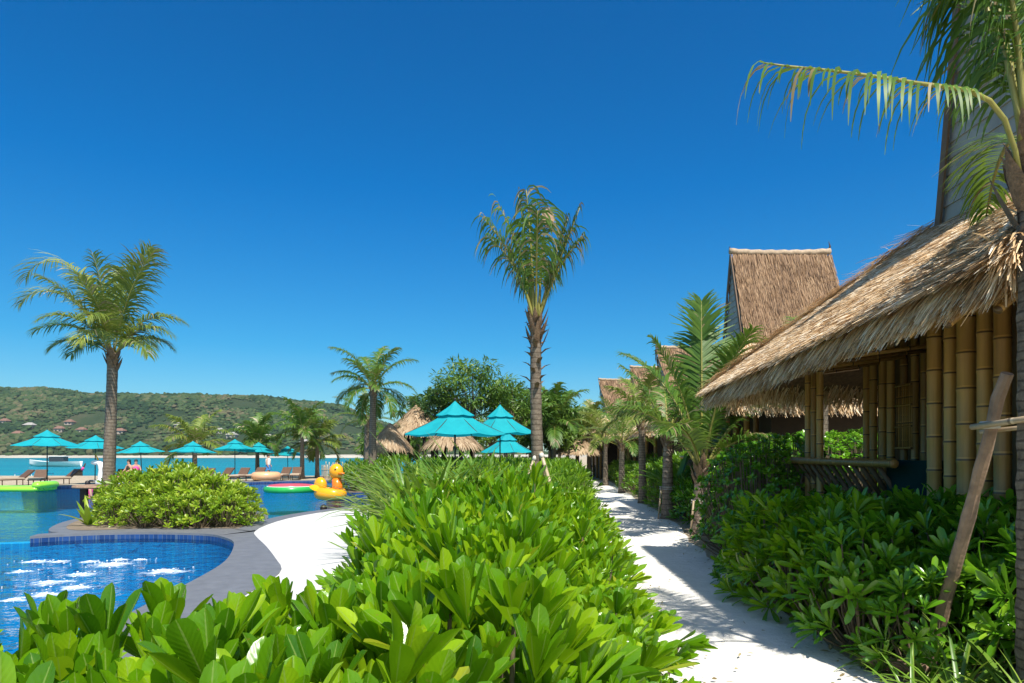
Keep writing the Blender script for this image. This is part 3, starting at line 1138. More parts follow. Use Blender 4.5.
# shore houses
roofred = simple('far roof', (0.24, 0.13, 0.09), 0.8, 0.3, 0.1)
roofgrey = simple('far roof pale', (0.36, 0.34, 0.31), 0.8, 0.2, 0.1)
housewall = simple('far wall', (0.4, 0.34, 0.27), 0.8, 0.1, 0.1)
glassd = simple('far window', (0.04, 0.05, 0.06), 0.3)
hs = [(5, 437, 0), (18, 446, 0), (30, 440, 1), (60, 443, 0), (70, 437, 0), (82, 444, 0), (180, 441, 1), (220, 444, 2), (232, 447, 2), (268, 446, 1), (120, 446, 0), (305, 449, 2)]
hl = ['small terracotta roofed house on the far shore at the left edge', 'low terracotta roofed house just above the far beach at the left', 'pale grey roofed house behind the leftmost parasol',
      'terracotta roofed house up the slope right of the leftmost parasol', 'uppermost terracotta roofed house right of the leftmost parasol', 'terracotta roofed house left of the island palm trunk',
      'pale roofed house behind the yellow green palm across the bay', 'white walled pale roofed house above the middle parasols', 'second white walled house low on the shore above the middle parasols', 'grey roofed house behind the middle far palm',
      'terracotta roofed house just right of the island palm trunk', 'white walled house at the foot of the hill beyond the twin palms']
for (px, py, kd), lb in zip(hs, hl):
    Y = 712 + (457 - py) * 3.4
    x = (px - 512) / FPX * Y
    z = hill_h(x, Y)
    z = max(z, CAMH - (py + 4 - HOR) / FPX * Y) - 1
    r_ = empty('house', (x, Y, z), lb, 'house')
    w, d, h = rng.uniform(7, 11), 8, rng.uniform(3, 4.5)
    g = Geo(); box(g, -w / 2, w / 2, -d / 2, d / 2, 0, h); g.build('wall', housewall if kd < 2 else roofgrey, r_, False)
    g = Geo()
    o = 1.0
    g.add([(-w / 2 - o, -d / 2 - o, h), (w / 2 + o, -d / 2 - o, h), (w / 2 + o, d / 2 + o, h), (-w / 2 - o, d / 2 + o, h), (-w / 4, 0, h + 3), (w / 4, 0, h + 3)],
          [np.array([[0, 1, 5, 4], [2, 3, 4, 5]]), np.array([[1, 2, 5], [3, 0, 4]]), np.array([[3, 2, 1, 0]])])
    g.build('roof', roofred if kd == 0 else roofgrey, r_, False)
    for wx in (-w / 4, w / 4):
        g = Geo(); box(g, wx - 1.2, wx + 1.2, -d / 2 - 0.05, -d / 2 + 0.1, 1, 3); g.build('window', glassd, r_, False)

#@@PART2
# ------------------------------------------------------------------ thatch
def straw(g, P, D, S, Nn, l, w, lift, droop, r, mat=0):
    """vectorised straws. P,D,S,Nn (N,3); l,w,lift,droop,r (N,)"""
    n = len(P)
    V = np.zeros((n, 3, 2, 3)); U = np.zeros((n, 3, 2, 3))
    for j, t in enumerate((0, 0.55, 1.0)):
        c = P + D * (l * t)[:, None] + Nn * (lift * (0.2 + t))[:, None]
        c[:, 2] -= droop * t * t
        ww = w * (1.0, 0.9, 0.35)[j]
        V[:, j, 0] = c - S * ww[:, None] / 2
        V[:, j, 1] = c + S * ww[:, None] / 2
        U[:, j, :, 1] = t
        U[:, j, :, 2] = r[:, None]
    U[:, :, 1, 0] = 1
    b = np.arange(n)[:, None] * 6
    F = np.concatenate([b + np.array([[0, 1, 3, 2]]), b + np.array([[2, 3, 5, 4]])])
    g.add(V.reshape(-1, 3), F, U.reshape(-1, 3), mat)


def thatch(g, a, b, c, d, n, length=0.4, width=0.022, lift=0.035, fringe=0, fl=0.35, course=0.17, jit=0.16, rb=0.5, rs=0.22, mat=0, fdroop=0.22):
    """a-b the eave, d-c the top"""
    a, b, c, d = [np.array(p, float) for p in (a, b, c, d)]
    up = ((d + c) - (a + b)) / 2; slope = np.linalg.norm(up)
    ncs = max(2, int(slope / course))
    wa, wt = np.linalg.norm(b - a), np.linalg.norm(c - d)
    k = (wa - wt) / (wa + wt + 1e-6)
    t = rng.random(n)
    if abs(k) > 0.01:        # area-uniform along the slope
        t = (1 - np.sqrt(1 - t * (1 - (wt / wa) ** 2))) / (1 - wt / wa) if wt < wa else 1 - (1 - np.sqrt(1 - t * (1 - (wa / wt) ** 2))) / (1 - wa / wt)
    t = (np.floor(t * ncs) + rng.normal(0.5, 0.22, n)) / ncs
    t = np.clip(t, 0.0, 1)
    s = rng.random(n)
    P = (a[None] * (1 - s)[:, None] + b[None] * s[:, None]) * (1 - t)[:, None] + (d[None] * (1 - s)[:, None] + c[None] * s[:, None]) * t[:, None]
    dn = ((a[None] * (1 - s)[:, None] + b[None] * s[:, None]) - (d[None] * (1 - s)[:, None] + c[None] * s[:, None]))
    dn = 0.65 * dn / np.linalg.norm(dn, axis=1)[:, None] + 0.35 * (-up / slope)[None]
    nrm = np.cross(b - a, up); nrm /= np.linalg.norm(nrm)
    if nrm[2] < 0:
        nrm = -nrm
    side = np.cross(dn, nrm[None])
    side /= np.linalg.norm(side, axis=1)[:, None]
    jj = rng.normal(0, jit, n)
    D = dn + side * jj[:, None]; D /= np.linalg.norm(D, axis=1)[:, None]
    S = side - dn * jj[:, None] + nrm[None] * rng.normal(0, 0.35, n)[:, None]
    S /= np.linalg.norm(S, axis=1)[:, None]
    Nn = np.repeat(nrm[None], n, 0)
    l = length * rng.uniform(0.6, 1.15, n)
    r = np.clip(rng.normal(rb, rs, n), 0, 1)
    straw(g, P, D, S, Nn, l, width * rng.uniform(0.6, 1.5, n), lift * rng.uniform(0.5, 1.6, n), 0.02 * np.ones(n), r, mat)
    if fringe:
        m = fringe
        s = rng.random(m)
        P = a[None] * (1 - s)[:, None] + b[None] * s[:, None] + (up / slope)[None] * rng.uniform(-0.02, 0.3, m)[:, None] - nrm[None] * rng.uniform(0.0, 0.13, m)[:, None]
        i = rng.integers(0, n, m)
        sd = (b - a) / wa
        jj = rng.normal(0, jit * 1.3, m)
        D = (-up / slope)[None] + sd[None] * jj[:, None]; D /= np.linalg.norm(D, axis=1)[:, None]
        S = sd[None] + rng.normal(0, 0.3, (m, 3)); S /= np.linalg.norm(S, axis=1)[:, None]
        l = fl * rng.uniform(0.5, 1.15, m) + 0.1
        straw(g, P, D, S, np.repeat(nrm[None], m, 0), l, width * rng.uniform(0.7, 1.6, m), -0.01 * np.ones(m), fdroop * rng.uniform(0.5, 1.3, m), np.clip(rng.normal(rb + 0.03, rs, m), 0, 1), mat)


def hut(ox, oy, label, detail=1.0, near=False, group='thatched huts along the path', EW=6.3, HY=4.6, top=7.3, ez=2.85, HYn=None, x1=2.1, ne=0.0, ty=1.45, r2=None, ov=.12):
    HYn = HYn or HY
    root = empty('thatched_hut', (ox, oy, 0), label, 'hut', group)
    x2 = EW - 2.1
    r1, r2 = 1.55, r2 or EW - 1.8
    tz = ez + 1.8
    E = [(0, -HYn, ez + ne), (EW, -HYn, ez + ne), (EW, HY - .15, ez), (0.06, HY - .15, ez)]
    T = [(x1, -ty, tz), (x2, -ty, tz), (x2, ty, tz), (x1, ty, tz)]
    base = Geo()
    faces = [(3, 0), (0, 1), (1, 2), (2, 3)]
    for i, j in faces:
        slab(base, E[i], E[j], T[j], T[i], 0.12)
    roof = base.build('roof', M['thatch_base'], root, False)
    g = Geo()
    n = int(9000 * detail)
    wd = 0.02 / max(0.35, detail ** 0.5) if detail < 1 else 0.015
    dens = {0: 1.0, 1: 0.8, 2: 0.25, 3: 0.35}
    for q, (i, j) in enumerate(faces):
        m = int(n * dens[q] * (2.2 if near and q == 0 else 1))
        thatch(g, E[i], E[j], T[j], T[i], m, length=0.36, width=wd, fringe=int(m * 0.34), lift=0.06, fl=.2, fdroop=.12, jit=.2, rs=.26)
    # hips: rows of straw over the corners
    for q, i in enumerate((0, 3, 1)):
        e, t_ = np.array(E[i]), np.array(T[i])
        m = int(1200 * detail)
        s = rng.random(m)
        P = e[None] * (1 - s)[:, None] + t_[None] * s[:, None] + rng.normal(0, 0.05, (m, 3))
        P[:, 2] += 0.03
        dn = (e - t_) / np.linalg.norm(e - t_)
        D = dn[None] + rng.normal(0, 0.25, (m, 3)); D /= np.linalg.norm(D, axis=1)[:, None]
        S = np.cross(D, np.array([0, 0, 1.0])); S /= np.linalg.norm(S, axis=1)[:, None]
        straw(g, P, D, S, np.repeat([[0, 0, 1.0]], m, 0), 0.3 * rng.uniform(.6, 1.2, m), wd * rng.uniform(.6, 1.5, m), 0.03 * np.ones(m), 0.06 * np.ones(m), np.clip(rng.normal(.5, .22, m), 0, 1))
    g.build('thatch', M['thatch'], root, False)
    # tower
    zb = tz - 0.15
    bs = Geo()
    for sg in (-1, 1):
        q = [(x1, sg * (ty + .05), zb), (x2, sg * (ty + .05), zb), (r2, sg * 0.03, top), (r1, sg * 0.03, top)]
        if sg > 0:
            q = [q[1], q[0], q[3], q[2]]
        slab(bs, *q, 0.1)
    bs.build('tower_roof', M['thatch_base'], root, False)
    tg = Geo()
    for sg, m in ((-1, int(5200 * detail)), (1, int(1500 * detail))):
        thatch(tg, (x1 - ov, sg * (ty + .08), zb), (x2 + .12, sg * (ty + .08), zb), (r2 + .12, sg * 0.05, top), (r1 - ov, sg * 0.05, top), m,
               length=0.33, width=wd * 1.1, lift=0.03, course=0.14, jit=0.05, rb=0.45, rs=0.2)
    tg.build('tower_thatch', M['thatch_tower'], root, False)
    rg = Geo()
    nn = 24
    pts = [(r1 - .1 + (r2 - r1 + .2) * i / nn, 0, top + 0.02 + 0.012 * math.sin(i * 2.1) + 0.05 * (abs(i / nn - .5) * 2) ** 3) for i in range(nn + 1)]
    tube(rg, pts, 0.085, 10)
    rg.build('ridge_cap', simple('ridge straw', (0.5, 0.38, 0.26), 0.9, 0.4, 12, 0.4, 40) if 'ridge_mat' not in M else M['ridge_mat'], root)
    for sx in (r1, r2):
        # gable of lapped boards
        gb = Geo()
        xb = x1 if sx == r1 else x2
        sgn = -1 if sx == r1 else 1
        nb = 17
        for k in range(nb):
            t0, t1 = k / nb, (k + 1.12) / nb
            t1 = min(t1, 0.985)
            def pt(t, sy, off):
                hw = ty * (1 - t)
                return (xb + (sx - xb) * t + sgn * off, sy * hw, zb + (top - zb) * t)
            a, b, c, d = pt(t0, -1, .03), pt(t0, 1, .03), pt(t1, 1, .008), pt(t1, -1, .008)
            u = np.zeros((4, 3)); u[:, 2] = rng.random()
            gb.add([a, b, c, d], np.array([[0, 1, 2, 3]]), u)
            e, f = pt(t0, -1, .0), pt(t0, 1, .0)
            gb.add([a, b, f, e], np.array([[0, 1, 2, 3]]))
        gb.build('gable_wall', M['board'], root, False)
        for sy in (-1, 1):
            bb = Geo()
            off = sgn * 0.06
            p0 = Vector((xb + off, sy * (ty + .02), zb)); p1 = Vector((sx + off, sy * 0.04, top - .02))
            w = Vector((0, -sy * 0.1, -0.03)); th = Vector((sgn * 0.03, 0, 0))
            V = [p0, p0 + w, p0 + w + th, p0 + th, p1, p1 + w, p1 + w + th, p1 + th]
            bb.add([v[:] for v in V], BOXF)
            bb.build('bargeboard', M['brownwood'], root, False)
    hg = Geo()
    tube(hg, [(r2 + .05, 0, top + .05), (r2 + .1, 0, top + .2), (r2 + .06, 0, top + .34)], [.035, .025, .008], 6)
    tube(hg, [(r1 + .02, 0, top + .02), (r1 - .08, 0, top + .12), (r1 - .1, 0, top + .2)], [.035, .025, .008], 6)
    hg.build('finial', M['darkwood'], root)
    # body
    g = Geo()
    yn = -min(3.3, HYn - .9)
    box(g, 2.33, EW - 1.0, yn, 3.3, 0.9, 3.35)
    box(g, 1.36, 2.33, yn, 0.12, -.1, 3.3)
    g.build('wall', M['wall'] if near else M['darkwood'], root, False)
    g = Geo(); box(g, 1.25, EW - 1, -min(3.35, HYn - .7), 3.45, 0.78, 0.9); box(g, 1.5, EW - 1.2, -min(3.2, HYn - .6), 3.3, -.2, 0.78)
    g.build('floor_platform', M['darkwood'], root, False)
    return root


M['ridge_mat'] = simple('ridge straw', (0.5, 0.38, 0.26), 0.9, 0.4, 12, 0.4, 40)


def hut_posts(root, near=True):
    def post(x, y, z0, z1, r, lean=0):
        g = Geo(); bamboo(g, (x, y, z0), (x + lean, y, z1), r, 14 if near else 7)
        g.build('bamboo_post', M['bamboo'], root)
    y = 0.03
    for k in range(8 if near else 5):
        post(1.2 + rng.normal(0, .01), (y - 0.262 * k) if near else y - .7 * k, -.16, 3.75, 0.074 + rng.normal(0, .007))
    for k in range(7):
        post(2.2 + rng.normal(0, .02), 1.86 + 0.26 * k, 0.9, 3.9, 0.055 + rng.normal(0, .004))
    for k, (dx, dy) in enumerate(((0, 2.8), (0.0, 3.0), (0.02, 3.25))):
        post(1.2 + dx, dy, 0.2, 3.7, 0.05)
    # lattice window
    g = Geo()
    for k in range(9):
        tube(g, [(2.12, 2.03 + k * 0.045, 1.78), (2.12, 2.03 + k * 0.045, 2.7)], 0.009, 6)
    for z in (1.8, 2.1, 2.4, 2.68):
        tube(g, [(2.10, 2.0, z), (2.10, 2.42, z)], 0.012, 6)
    w = g.build('lattice_window', M['bamboo'], root)
    g = Geo(); box(g, 2.14, 2.2, 1.2, 1.75, 0.92, 2.9); g.build('door', M['redwood'], root, False)
    # leaning-out balustrade
    g = Geo(); bamboo(g, (1.0, 0.45, 1.60), (1.0, 3.62, 1.62), 0.05, 10)
    rail = g.build('balustrade', M['bamboo'], root)
    g = Geo(); bamboo(g, (1.28, 0.75, 1.2), (1.28, 3.4, 1.22), 0.032, 8); g.build('lower_rail', M['bamboo'], rail)
    for k in range(13):
        g = Geo(); yy = 0.85 + k * 0.205
        bamboo(g, (1.03, yy + .05, 1.6), (1.27, yy, 1.2), 0.03, 7); g.build('baluster', M['brownwood'], rail)
    g = Geo(); box(g, 1.18, 1.24, 0.12, 0.95, 0.95, 1.64); box(g, 1.24, 2.3, 0.1, 0.16, .9, 1.64)
    g.build('side_panel', M['tealpanel'], root, False)
    for yy in (2.3, 2.9, 1.6, 3.6, 0.9):
        g = Geo(); tube(g, [(2.2, yy, 3.1), (0.25, yy + .25, 2.86)], 0.028, 7); g.build('brace', M['bamboo'], root)
    g = Geo(); bamboo(g, (1.2, -2.0, 3.35), (1.2, 3.5, 3.38), 0.06, 10); g.build('beam', M['bamboo'], root)
    for k in range(12):
        yy = -2.4 + k * 0.58
        g = Geo(); tube(g, [(0.15, yy, ez_in(0.15)), (2.2, yy, ez_in(2.2))], 0.035, 7); g.build('rafter', M['bamboo'], root)


def ez_in(x):
    return 2.85 + x * (1.8 / 2.1) - 0.22


h1 = hut(3.4, 7.4, 'nearest thatched hut at the right, with thick bamboo columns under its straw eave', detail=3.5, near=True, HYn=2.75, ne=.24, x1=2.16, ov=-.03)
hut_posts(h1)
h1.location = (3.4 * .917, 7.4 * .917, .14)
h1.scale = (.917,) * 3
h2 = hut(4.6, 19.0, 'second thatched hut whose whole steep straw tower stands clear above the nearest roof', detail=1.6, x1=1.6, ty=.95, r2=4.15, ov=.04)
hut_posts(h2, near=False)
h3 = hut(6.05, 35.7, 'thatched hut whose narrow tower top shows between the young palms right of the path', detail=0.35)
h4 = hut(6.1, 43.8, 'thatched hut with the smaller tower just left of the young palm crown', detail=0.25)
h5 = hut(5.0, 51.0, 'farthest thatched tower hut at the end of the path', detail=0.22)
for h in (h3, h4, h5):
    for yy in (-3.2, -1.2, 1.0, 3.0):
        g = Geo(); bamboo(g, (1.2, yy, 0), (1.2, yy, 3.7), 0.09, 6); g.build('bamboo_post', M['bamboo'], h)

# ------------------------------------------------------------------ palms
PI = math.pi
# palm on the pool island
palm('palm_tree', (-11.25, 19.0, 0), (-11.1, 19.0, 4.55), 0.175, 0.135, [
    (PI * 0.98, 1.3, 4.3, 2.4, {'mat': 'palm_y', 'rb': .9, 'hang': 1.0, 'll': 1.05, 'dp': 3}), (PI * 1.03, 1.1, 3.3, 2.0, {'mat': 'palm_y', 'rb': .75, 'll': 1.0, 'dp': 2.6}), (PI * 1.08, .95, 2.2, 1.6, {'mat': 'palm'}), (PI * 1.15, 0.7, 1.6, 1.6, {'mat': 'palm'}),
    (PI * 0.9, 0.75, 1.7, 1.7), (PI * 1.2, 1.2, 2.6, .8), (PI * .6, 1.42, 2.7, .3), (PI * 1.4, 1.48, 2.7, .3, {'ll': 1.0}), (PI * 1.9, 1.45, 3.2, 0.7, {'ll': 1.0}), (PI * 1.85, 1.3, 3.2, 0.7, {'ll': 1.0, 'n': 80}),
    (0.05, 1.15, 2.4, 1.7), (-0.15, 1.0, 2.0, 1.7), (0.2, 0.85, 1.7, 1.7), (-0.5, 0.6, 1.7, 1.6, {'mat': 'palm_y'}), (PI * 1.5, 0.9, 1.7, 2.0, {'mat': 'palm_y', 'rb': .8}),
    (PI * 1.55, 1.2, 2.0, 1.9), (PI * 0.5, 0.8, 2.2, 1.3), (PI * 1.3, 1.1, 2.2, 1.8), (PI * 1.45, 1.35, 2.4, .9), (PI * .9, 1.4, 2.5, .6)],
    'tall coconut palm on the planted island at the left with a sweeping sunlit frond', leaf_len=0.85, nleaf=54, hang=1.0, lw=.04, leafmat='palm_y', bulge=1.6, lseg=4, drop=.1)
# round wooden table and base built around that trunk
t = empty('tree_table', (-11.25, 18.9, 0), 'round wooden bench top fixed around the island palm trunk', 'bench')
g = Geo(); revolve(g, [(0.27, .80), (.78, .80), (.8, .83), (.78, .87), (.27, .87)], n=28); g.build('top', M['plank'], t, False)
for k in range(5):
    a = k * 1.257
    g = Geo(); box(g, .5 * math.cos(a) - .09, .5 * math.cos(a) + .09, .5 * math.sin(a) - .05, .5 * math.sin(a) + .05, 0, .8); g.build('leg', M['darkwood'], t, False)

# centre palm with tied-up fronds
fr = []
for az, el, L, dr in ((PI, 1.5, 2.25, .12), (PI * .9, 1.42, 2.2, .35), (PI * 1.05, 1.32, 1.95, .5), (PI * 1.3, 1.5, 2.2, .1), (0.3, 1.53, 2.0, .1), (0.0, 1.24, 2.1, .05), (0.1, 1.33, 1.9, .1),
                      (-.2, 1.28, 1.6, .5), (.2, 1.35, 1.7, .3), (PI * 1.5, 1.4, 1.8, .5), (PI * 1.15, 1.3, 1.6, .7)):
    fr.append((az, el, L, dr, {'cut': True, 'hang': 2.6, 'start': .3}))
cp = palm('palm_tree', (0.55, 12.0, 0), (0.42, 12.0, 4.1), 0.115, 0.095, fr, 'newly planted coconut palm in the middle with its trimmed fronds tied upright', leaf_len=0.74, nleaf=36, hang=2.4, drop=.2,
          lw=.036, trunkmat='trunk', r0=.03, dry=.2, lean=-0.05, lseg=5)
g = Geo()
for k in range(26):
    az = k * 2.4; zz = 2.75 + k * 0.055
    add_leaf(g, (-.13 + .09 * math.cos(az), .09 * math.sin(az), zz), (math.cos(az) * .7, math.sin(az) * .7, .8), (-math.cos(az), -math.sin(az), .6), rng.uniform(.15, .26), .1, 2, 'blade', 0.6, .4)
g.build('trunk_fibre', M['fibre'], cp, False)
g = Geo()
add_leaf(g, (.02, -.03, 5.75), (.25, .1, 1), (0, -1, .1), .34, .2, 3, 'blade', .3, .3); add_leaf(g, (.08, -.03, 5.7), (.4, .1, 1), (0, -1, .1), .28, .14, 3, 'blade', .3, .3)
g.build('dead_sheath', M['plank'], cp)

for (a, b, lb) in (((0.50, 11.9, 1.75), (1.0, 11.3, 0.0), 'bamboo prop leaning on the middle palm towards the path'),
                   ((0.42, 11.95, 1.7), (-0.25, 11.5, 0.0), 'bamboo prop leaning on the middle palm towards the pool'),
                   ((0.5, 12.1, 1.8), (0.75, 12.9, 0.0), 'bamboo prop leaning on the far side of the middle palm')):
    o = empty('palm_prop', b, lb, 'prop', 'props of the middle palm')
    g = Geo(); bamboo(g, (0, 0, 0), Vector(a) - Vector(b), 0.033, 8); g.build('pole', M['bamboo_old'], o)
    g = Geo(); q = (Vector(a) - Vector(b)) * 0.97
    tube(g, [q - (Vector(a) - Vector(b)).normalized() * .05, q + (Vector(a) - Vector(b)).normalized() * .03], .042, 8); g.build('lashing', M['rope'], o)

# foreground palm at the right
fp = palm('palm_tree', (3.22, 4.12, 0), (3.2, 4.12, 3.55), 0.15, 0.125, [
    (PI * 1.75, 1.2, 2.4, 1.3), (PI * .55, 1.4, 2.4, .8), (PI * .05, .9, 2.4, 1.4),
    (PI * 1.6, 1.5, 2.4, .8), (PI * .65, 1.5, 2.0, .3, {'ll': .85, 'hang': 2.2}), (PI * .35, .7, 2.2, 1.3), (PI * 1.9, .5, 2.0, 1.1)],
    'foreground coconut palm at the right edge with one long bent frond reaching left', leaf_len=0.62, nleaf=54, hang=1.0, lw=.03, trunkmat='trunk_dark', lseg=4, r0=.03, dry=.03)
g = Geo()
rp = [W(1022, 190, 4.1), W(1015, 150, 4.05), W(1005, 120, 4.0), W(990, 101, 3.95), W(970, 91, 3.9), W(945, 87, 3.86), W(915, 83, 3.83), W(885, 78, 3.8), W(850, 73, 3.77), W(815, 69, 3.74), W(785, 66, 3.72), W(764, 63, 3.7)]
rp = [p - Vector((3.22, 4.12, 0)) for p in rp]
frond_geo(g, rp, 0.46, 58, hang=2.4, width=.02, start=.33, r0=.017, rbase=.5, lseg=5, cut=True, vee=-0.3, drymix=.16, dropout=.36, lr=(.4, 1.15))
g.build('frond', [M['palm'], M['petiole'], M['palm_dry']], fp)

for pl_, ll_ in (([(1022, 140), (1010, 60), (996, 0), (978, -45), (955, -70), (930, -72), (908, -50)], .78), ([(1022, 130), (1005, 50), (985, 5), (962, -12), (940, 2), (925, 30)], .5),
                 ([(1024, 120), (1018, 40), (1008, -30), (995, -80), (980, -110)], .95)):
    g = Geo()
    dd = rng.uniform(-.25, .25)
    q_ = [W(px, py, 4.05 + dd * i / 5) - Vector((3.22, 4.12, 0)) for i, (px, py) in enumerate(pl_)]
    q2 = []
    for i in range(len(q_) - 1):
        for k_ in range(3):
            q2.append(q_[i].lerp(q_[i + 1], k_ / 3))
    q2.append(q_[-1])
    frond_geo(g, q2, ll_, 48, hang=2.6, width=.026, start=.25, r0=.018, rbase=.4, lseg=5, vee=0, dropout=.12, drymix=.03)
    g.build('frond', [M['palm'], M['petiole'], M['palm_dry']], fp)

# prop of the foreground palm: weathered plank and bamboo crossbar
o = empty('palm_prop', (3.28, 5.4, 0), 'weathered wooden pole leaning across the bamboo columns against the foreground palm', 'prop')
g = Geo()
a, b = Vector((0, 0, 0.0)), W(1007, 373, 4.36) - Vector((3.28, 5.4, 0))
n_ = 14
tube(g, [a.lerp(b, i / n_) + Vector((rng.normal(0, .004), 0, rng.normal(0, .004))) for i in range(n_ + 1)], [.05 - .012 * i / n_ + rng.normal(0, .002) for i in range(n_ + 1)], 10)
g.build('pole', M['plank'], o, False)
o2 = empty('crossbar', W(975, 425, 4.5), 'pale bamboo crossbars lashed between the weathered pole and the foreground palm', 'crossbar')
for p, q, rr in ((W(972, 427, 4.45), W(1045, 416, 3.93), .02), (W(980, 432, 4.62), W(1045, 425, 4.35), .015)):
    g = Geo(); bamboo(g, p - o2.location, q - o2.location, rr, 9); g.build('bar', M['bamboo_old'], o2)
g = Geo(); torus(g, W(990, 425, 4.45) - o2.location, .05, .012, n=14, m=6, sz=2.2); g.build('lashing', M['rope'], o2)
o3 = empty('ground_log', (2.9, 4.9, .05), 'grey driftwood log lying under the blade plants at the lower right', 'log')
g = Geo(); tube(g, [(-.1, .55, .02), (.25, .2, .03), (.7, -.25, .02), (1.1, -.6, .04)], [.05, .055, .05, .04], 9); g.build('log', M['plank'], o3)

# young palms along the right side of the path
def wrapped(o, r, z):
    g = Geo()
    for zz in (z, z + .05):
        torus(g, (0, 0, zz), r + .02, .012, n=18, m=6)
    g.build('strap', M['rope'], o)
    for k in range(1):
        g = Geo(); a = k * 2.1 + 3.7
        tube(g, [(math.cos(a) * (r + .05), math.sin(a) * (r + .05), z + .06), (math.cos(a) * (r + .15), math.sin(a) * (r + .15), 0)], .022, 7); g.build('stake', M['bamboo_old'], o)


pa = palm('palm_tree', (4.06, 14.6, 0), (4.06, 14.6, 1.45), 0.2, 0.16, [
    (PI * .42, 1.5, 3.7, .12, {'ll': 1.05, 'n': 100, 'w': .065, 'hang': .45}), (PI * .8, 1.35, 3.3, .9, {'ll': .8}), (PI * 1.6, 1.35, 3.2, .75, {'ll': .8}), (PI, 1.1, 2.6, 1.3), (0, 1.15, 2.6, 1.2),
    (PI * 1.3, 1.0, 2.2, 1.5), (PI * 1.75, .9, 2.0, 1.5), (PI * 1.05, 1.42, 3.0, .5, {'ll': .6}), (.8, 1.36, 3.2, .5, {'ll': .7})],
    'short young palm with a wrapped bulging trunk and one huge upright frond beside the path', 'young palms along the path', leaf_len=.85, nleaf=60, hang=.8, trunkmat='trunk_wrap', lw=.055, bulge=1.2, r0=.035, tseg=8)
wrapped(pa, .2, .68)
pb = palm('palm_tree', (4.15, 18.2, 0), (4.15, 18.2, 2.3), 0.17, 0.12, ring_fronds(9, 2.3, 1.45, .5, .7, 1.5, 0.4),
          'young palm with a wrapped trunk standing behind the one with the huge frond', 'young palms along the path', leaf_len=.75, nleaf=50, hang=1.2, trunkmat='trunk_wrap', lw=.055, r0=.03, tseg=8)
wrapped(pb, .19, .8)
pc = palm('palm_tree', (4.6, 24.0, 0), (4.55, 24.0, 3.0), 0.15, 0.11, ring_fronds(9, 2.0, 1.4, .3, .8, 1.5, 2.4),
          'third young palm beside the path with its arching frond pointing to the open sky', 'young palms along the path', leafmat='palm_y', leaf_len=.7, nleaf=44, hang=1.1, lw=.055, tseg=8)
palm('palm_tree', (4.9, 30.5, 0), (4.9, 30.5, 2.3), 0.15, 0.11, ring_fronds(14, 2.3, 1.4, .1, .8, 1.5, 1.4),
     'fourth palm beside the path with a low crown in front of the far tower huts', 'young palms along the path', leaf_len=.55, nleaf=28, hang=.7, lw=.055, tseg=8, lseg=2)
palm('palm_tree', (5.2, 38.0, 0), (5.2, 38.0, 2.6), 0.15, 0.11, ring_fronds(14, 2.8, 1.4, .1, .8, 1.5, 0.7),
     'farthest young palm at the bend of the path', 'young palms along the path', leafmat='palm_y', leaf_len=.6, nleaf=28, hang=.7, lw=.06, tseg=8, lseg=2)
palm('palm_tree', (6.3, 14.0, 0), (6.35, 14.0, 3.3), 0.17, 0.13, [(0.3, .9, 2.4, .9), (0.1, .55, 2.6, .5), (PI * 1.7, .8, 2.3, 1.0), (PI * .9, 1.0, 2.0, 1.4), (PI * .5, 1.2, 2.2, .9), (PI * .1, 1.3, 2.2, .6), (PI * 1.2, .7, 1.9, 1.2)],
     'palm growing between the two nearest huts, fronds rising behind the straw roof', None, leaf_len=.6, nleaf=40, hang=.6, lw=.04)

# palms by the pool and beyond
palm('palm_tree', (-6.35, 31.0, 0), (-6.3, 31.0, 4.8), 0.2, 0.14, ring_fronds(20, 2.5, 1.4, -.3, .9, 1.7, 1.0),
     'tall palm standing behind the duck float on the pool edge', None, leaf_len=.75, nleaf=40, hang=1.2, lw=.06, lseg=3)
palm('palm_tree', (-7.6, 35.8, 0), (-7.6, 35.8, 3.6), 0.18, 0.13, ring_fronds(14, 2.0, 1.3, -.3, .8, 1.5, 2.0),
     'lower dark palm behind the tall palm near the straw parasols', None, leaf_len=.6, nleaf=26, hang=.8, lw=.06, lseg=2)
for x, y, z, L, lb, mt in ((-23.2, 50.0, 2.3, 3.8, 'low spreading yellow green palm rising behind the parasols across the pool', 'palm_y'),
                           (-19.2, 51.5, 2.5, 2.8, 'narrow palm between the two parasol groups across the pool', 'palm'),
                           (-14.9, 48.5, 3.4, 2.9, 'left of the twin palms on the beach edge', 'palm'),
                           (-14.4, 50.5, 2.7, 2.8, 'right and shorter of the twin palms on the beach edge', 'palm_y'),
                           (2.5, 41.0, 3.5, 3.0, 'background palm between the middle palm trunk and the teal parasols', 'palm'),
                           (4.3, 62.0, 4.8, 3.2, 'background palm rising at the end of the path', 'palm'),
                           (-0.4, 47.0, 4.3, 3.0, 'background palm peeping out left of the middle palm trunk', 'palm'),
                           (5.3, 47.0, 3.2, 2.8, 'background palm in the gap before the farthest tower', 'palm_y'), (-6.6, 48.0, 3.8, 2.8, 'background palm behind the conical straw parasol', 'palm')):
    palm('palm_tree', (x, y, 0), (x, y, z), 0.17, 0.13, ring_fronds(15, L, 1.4, -.2 if 'twin' in lb else .2, .8, 1.5, x), lb, None, leafmat=mt, leaf_len=.95, nleaf=30, hang=1.2, lw=.12, lseg=3, tseg=8, boots=False)


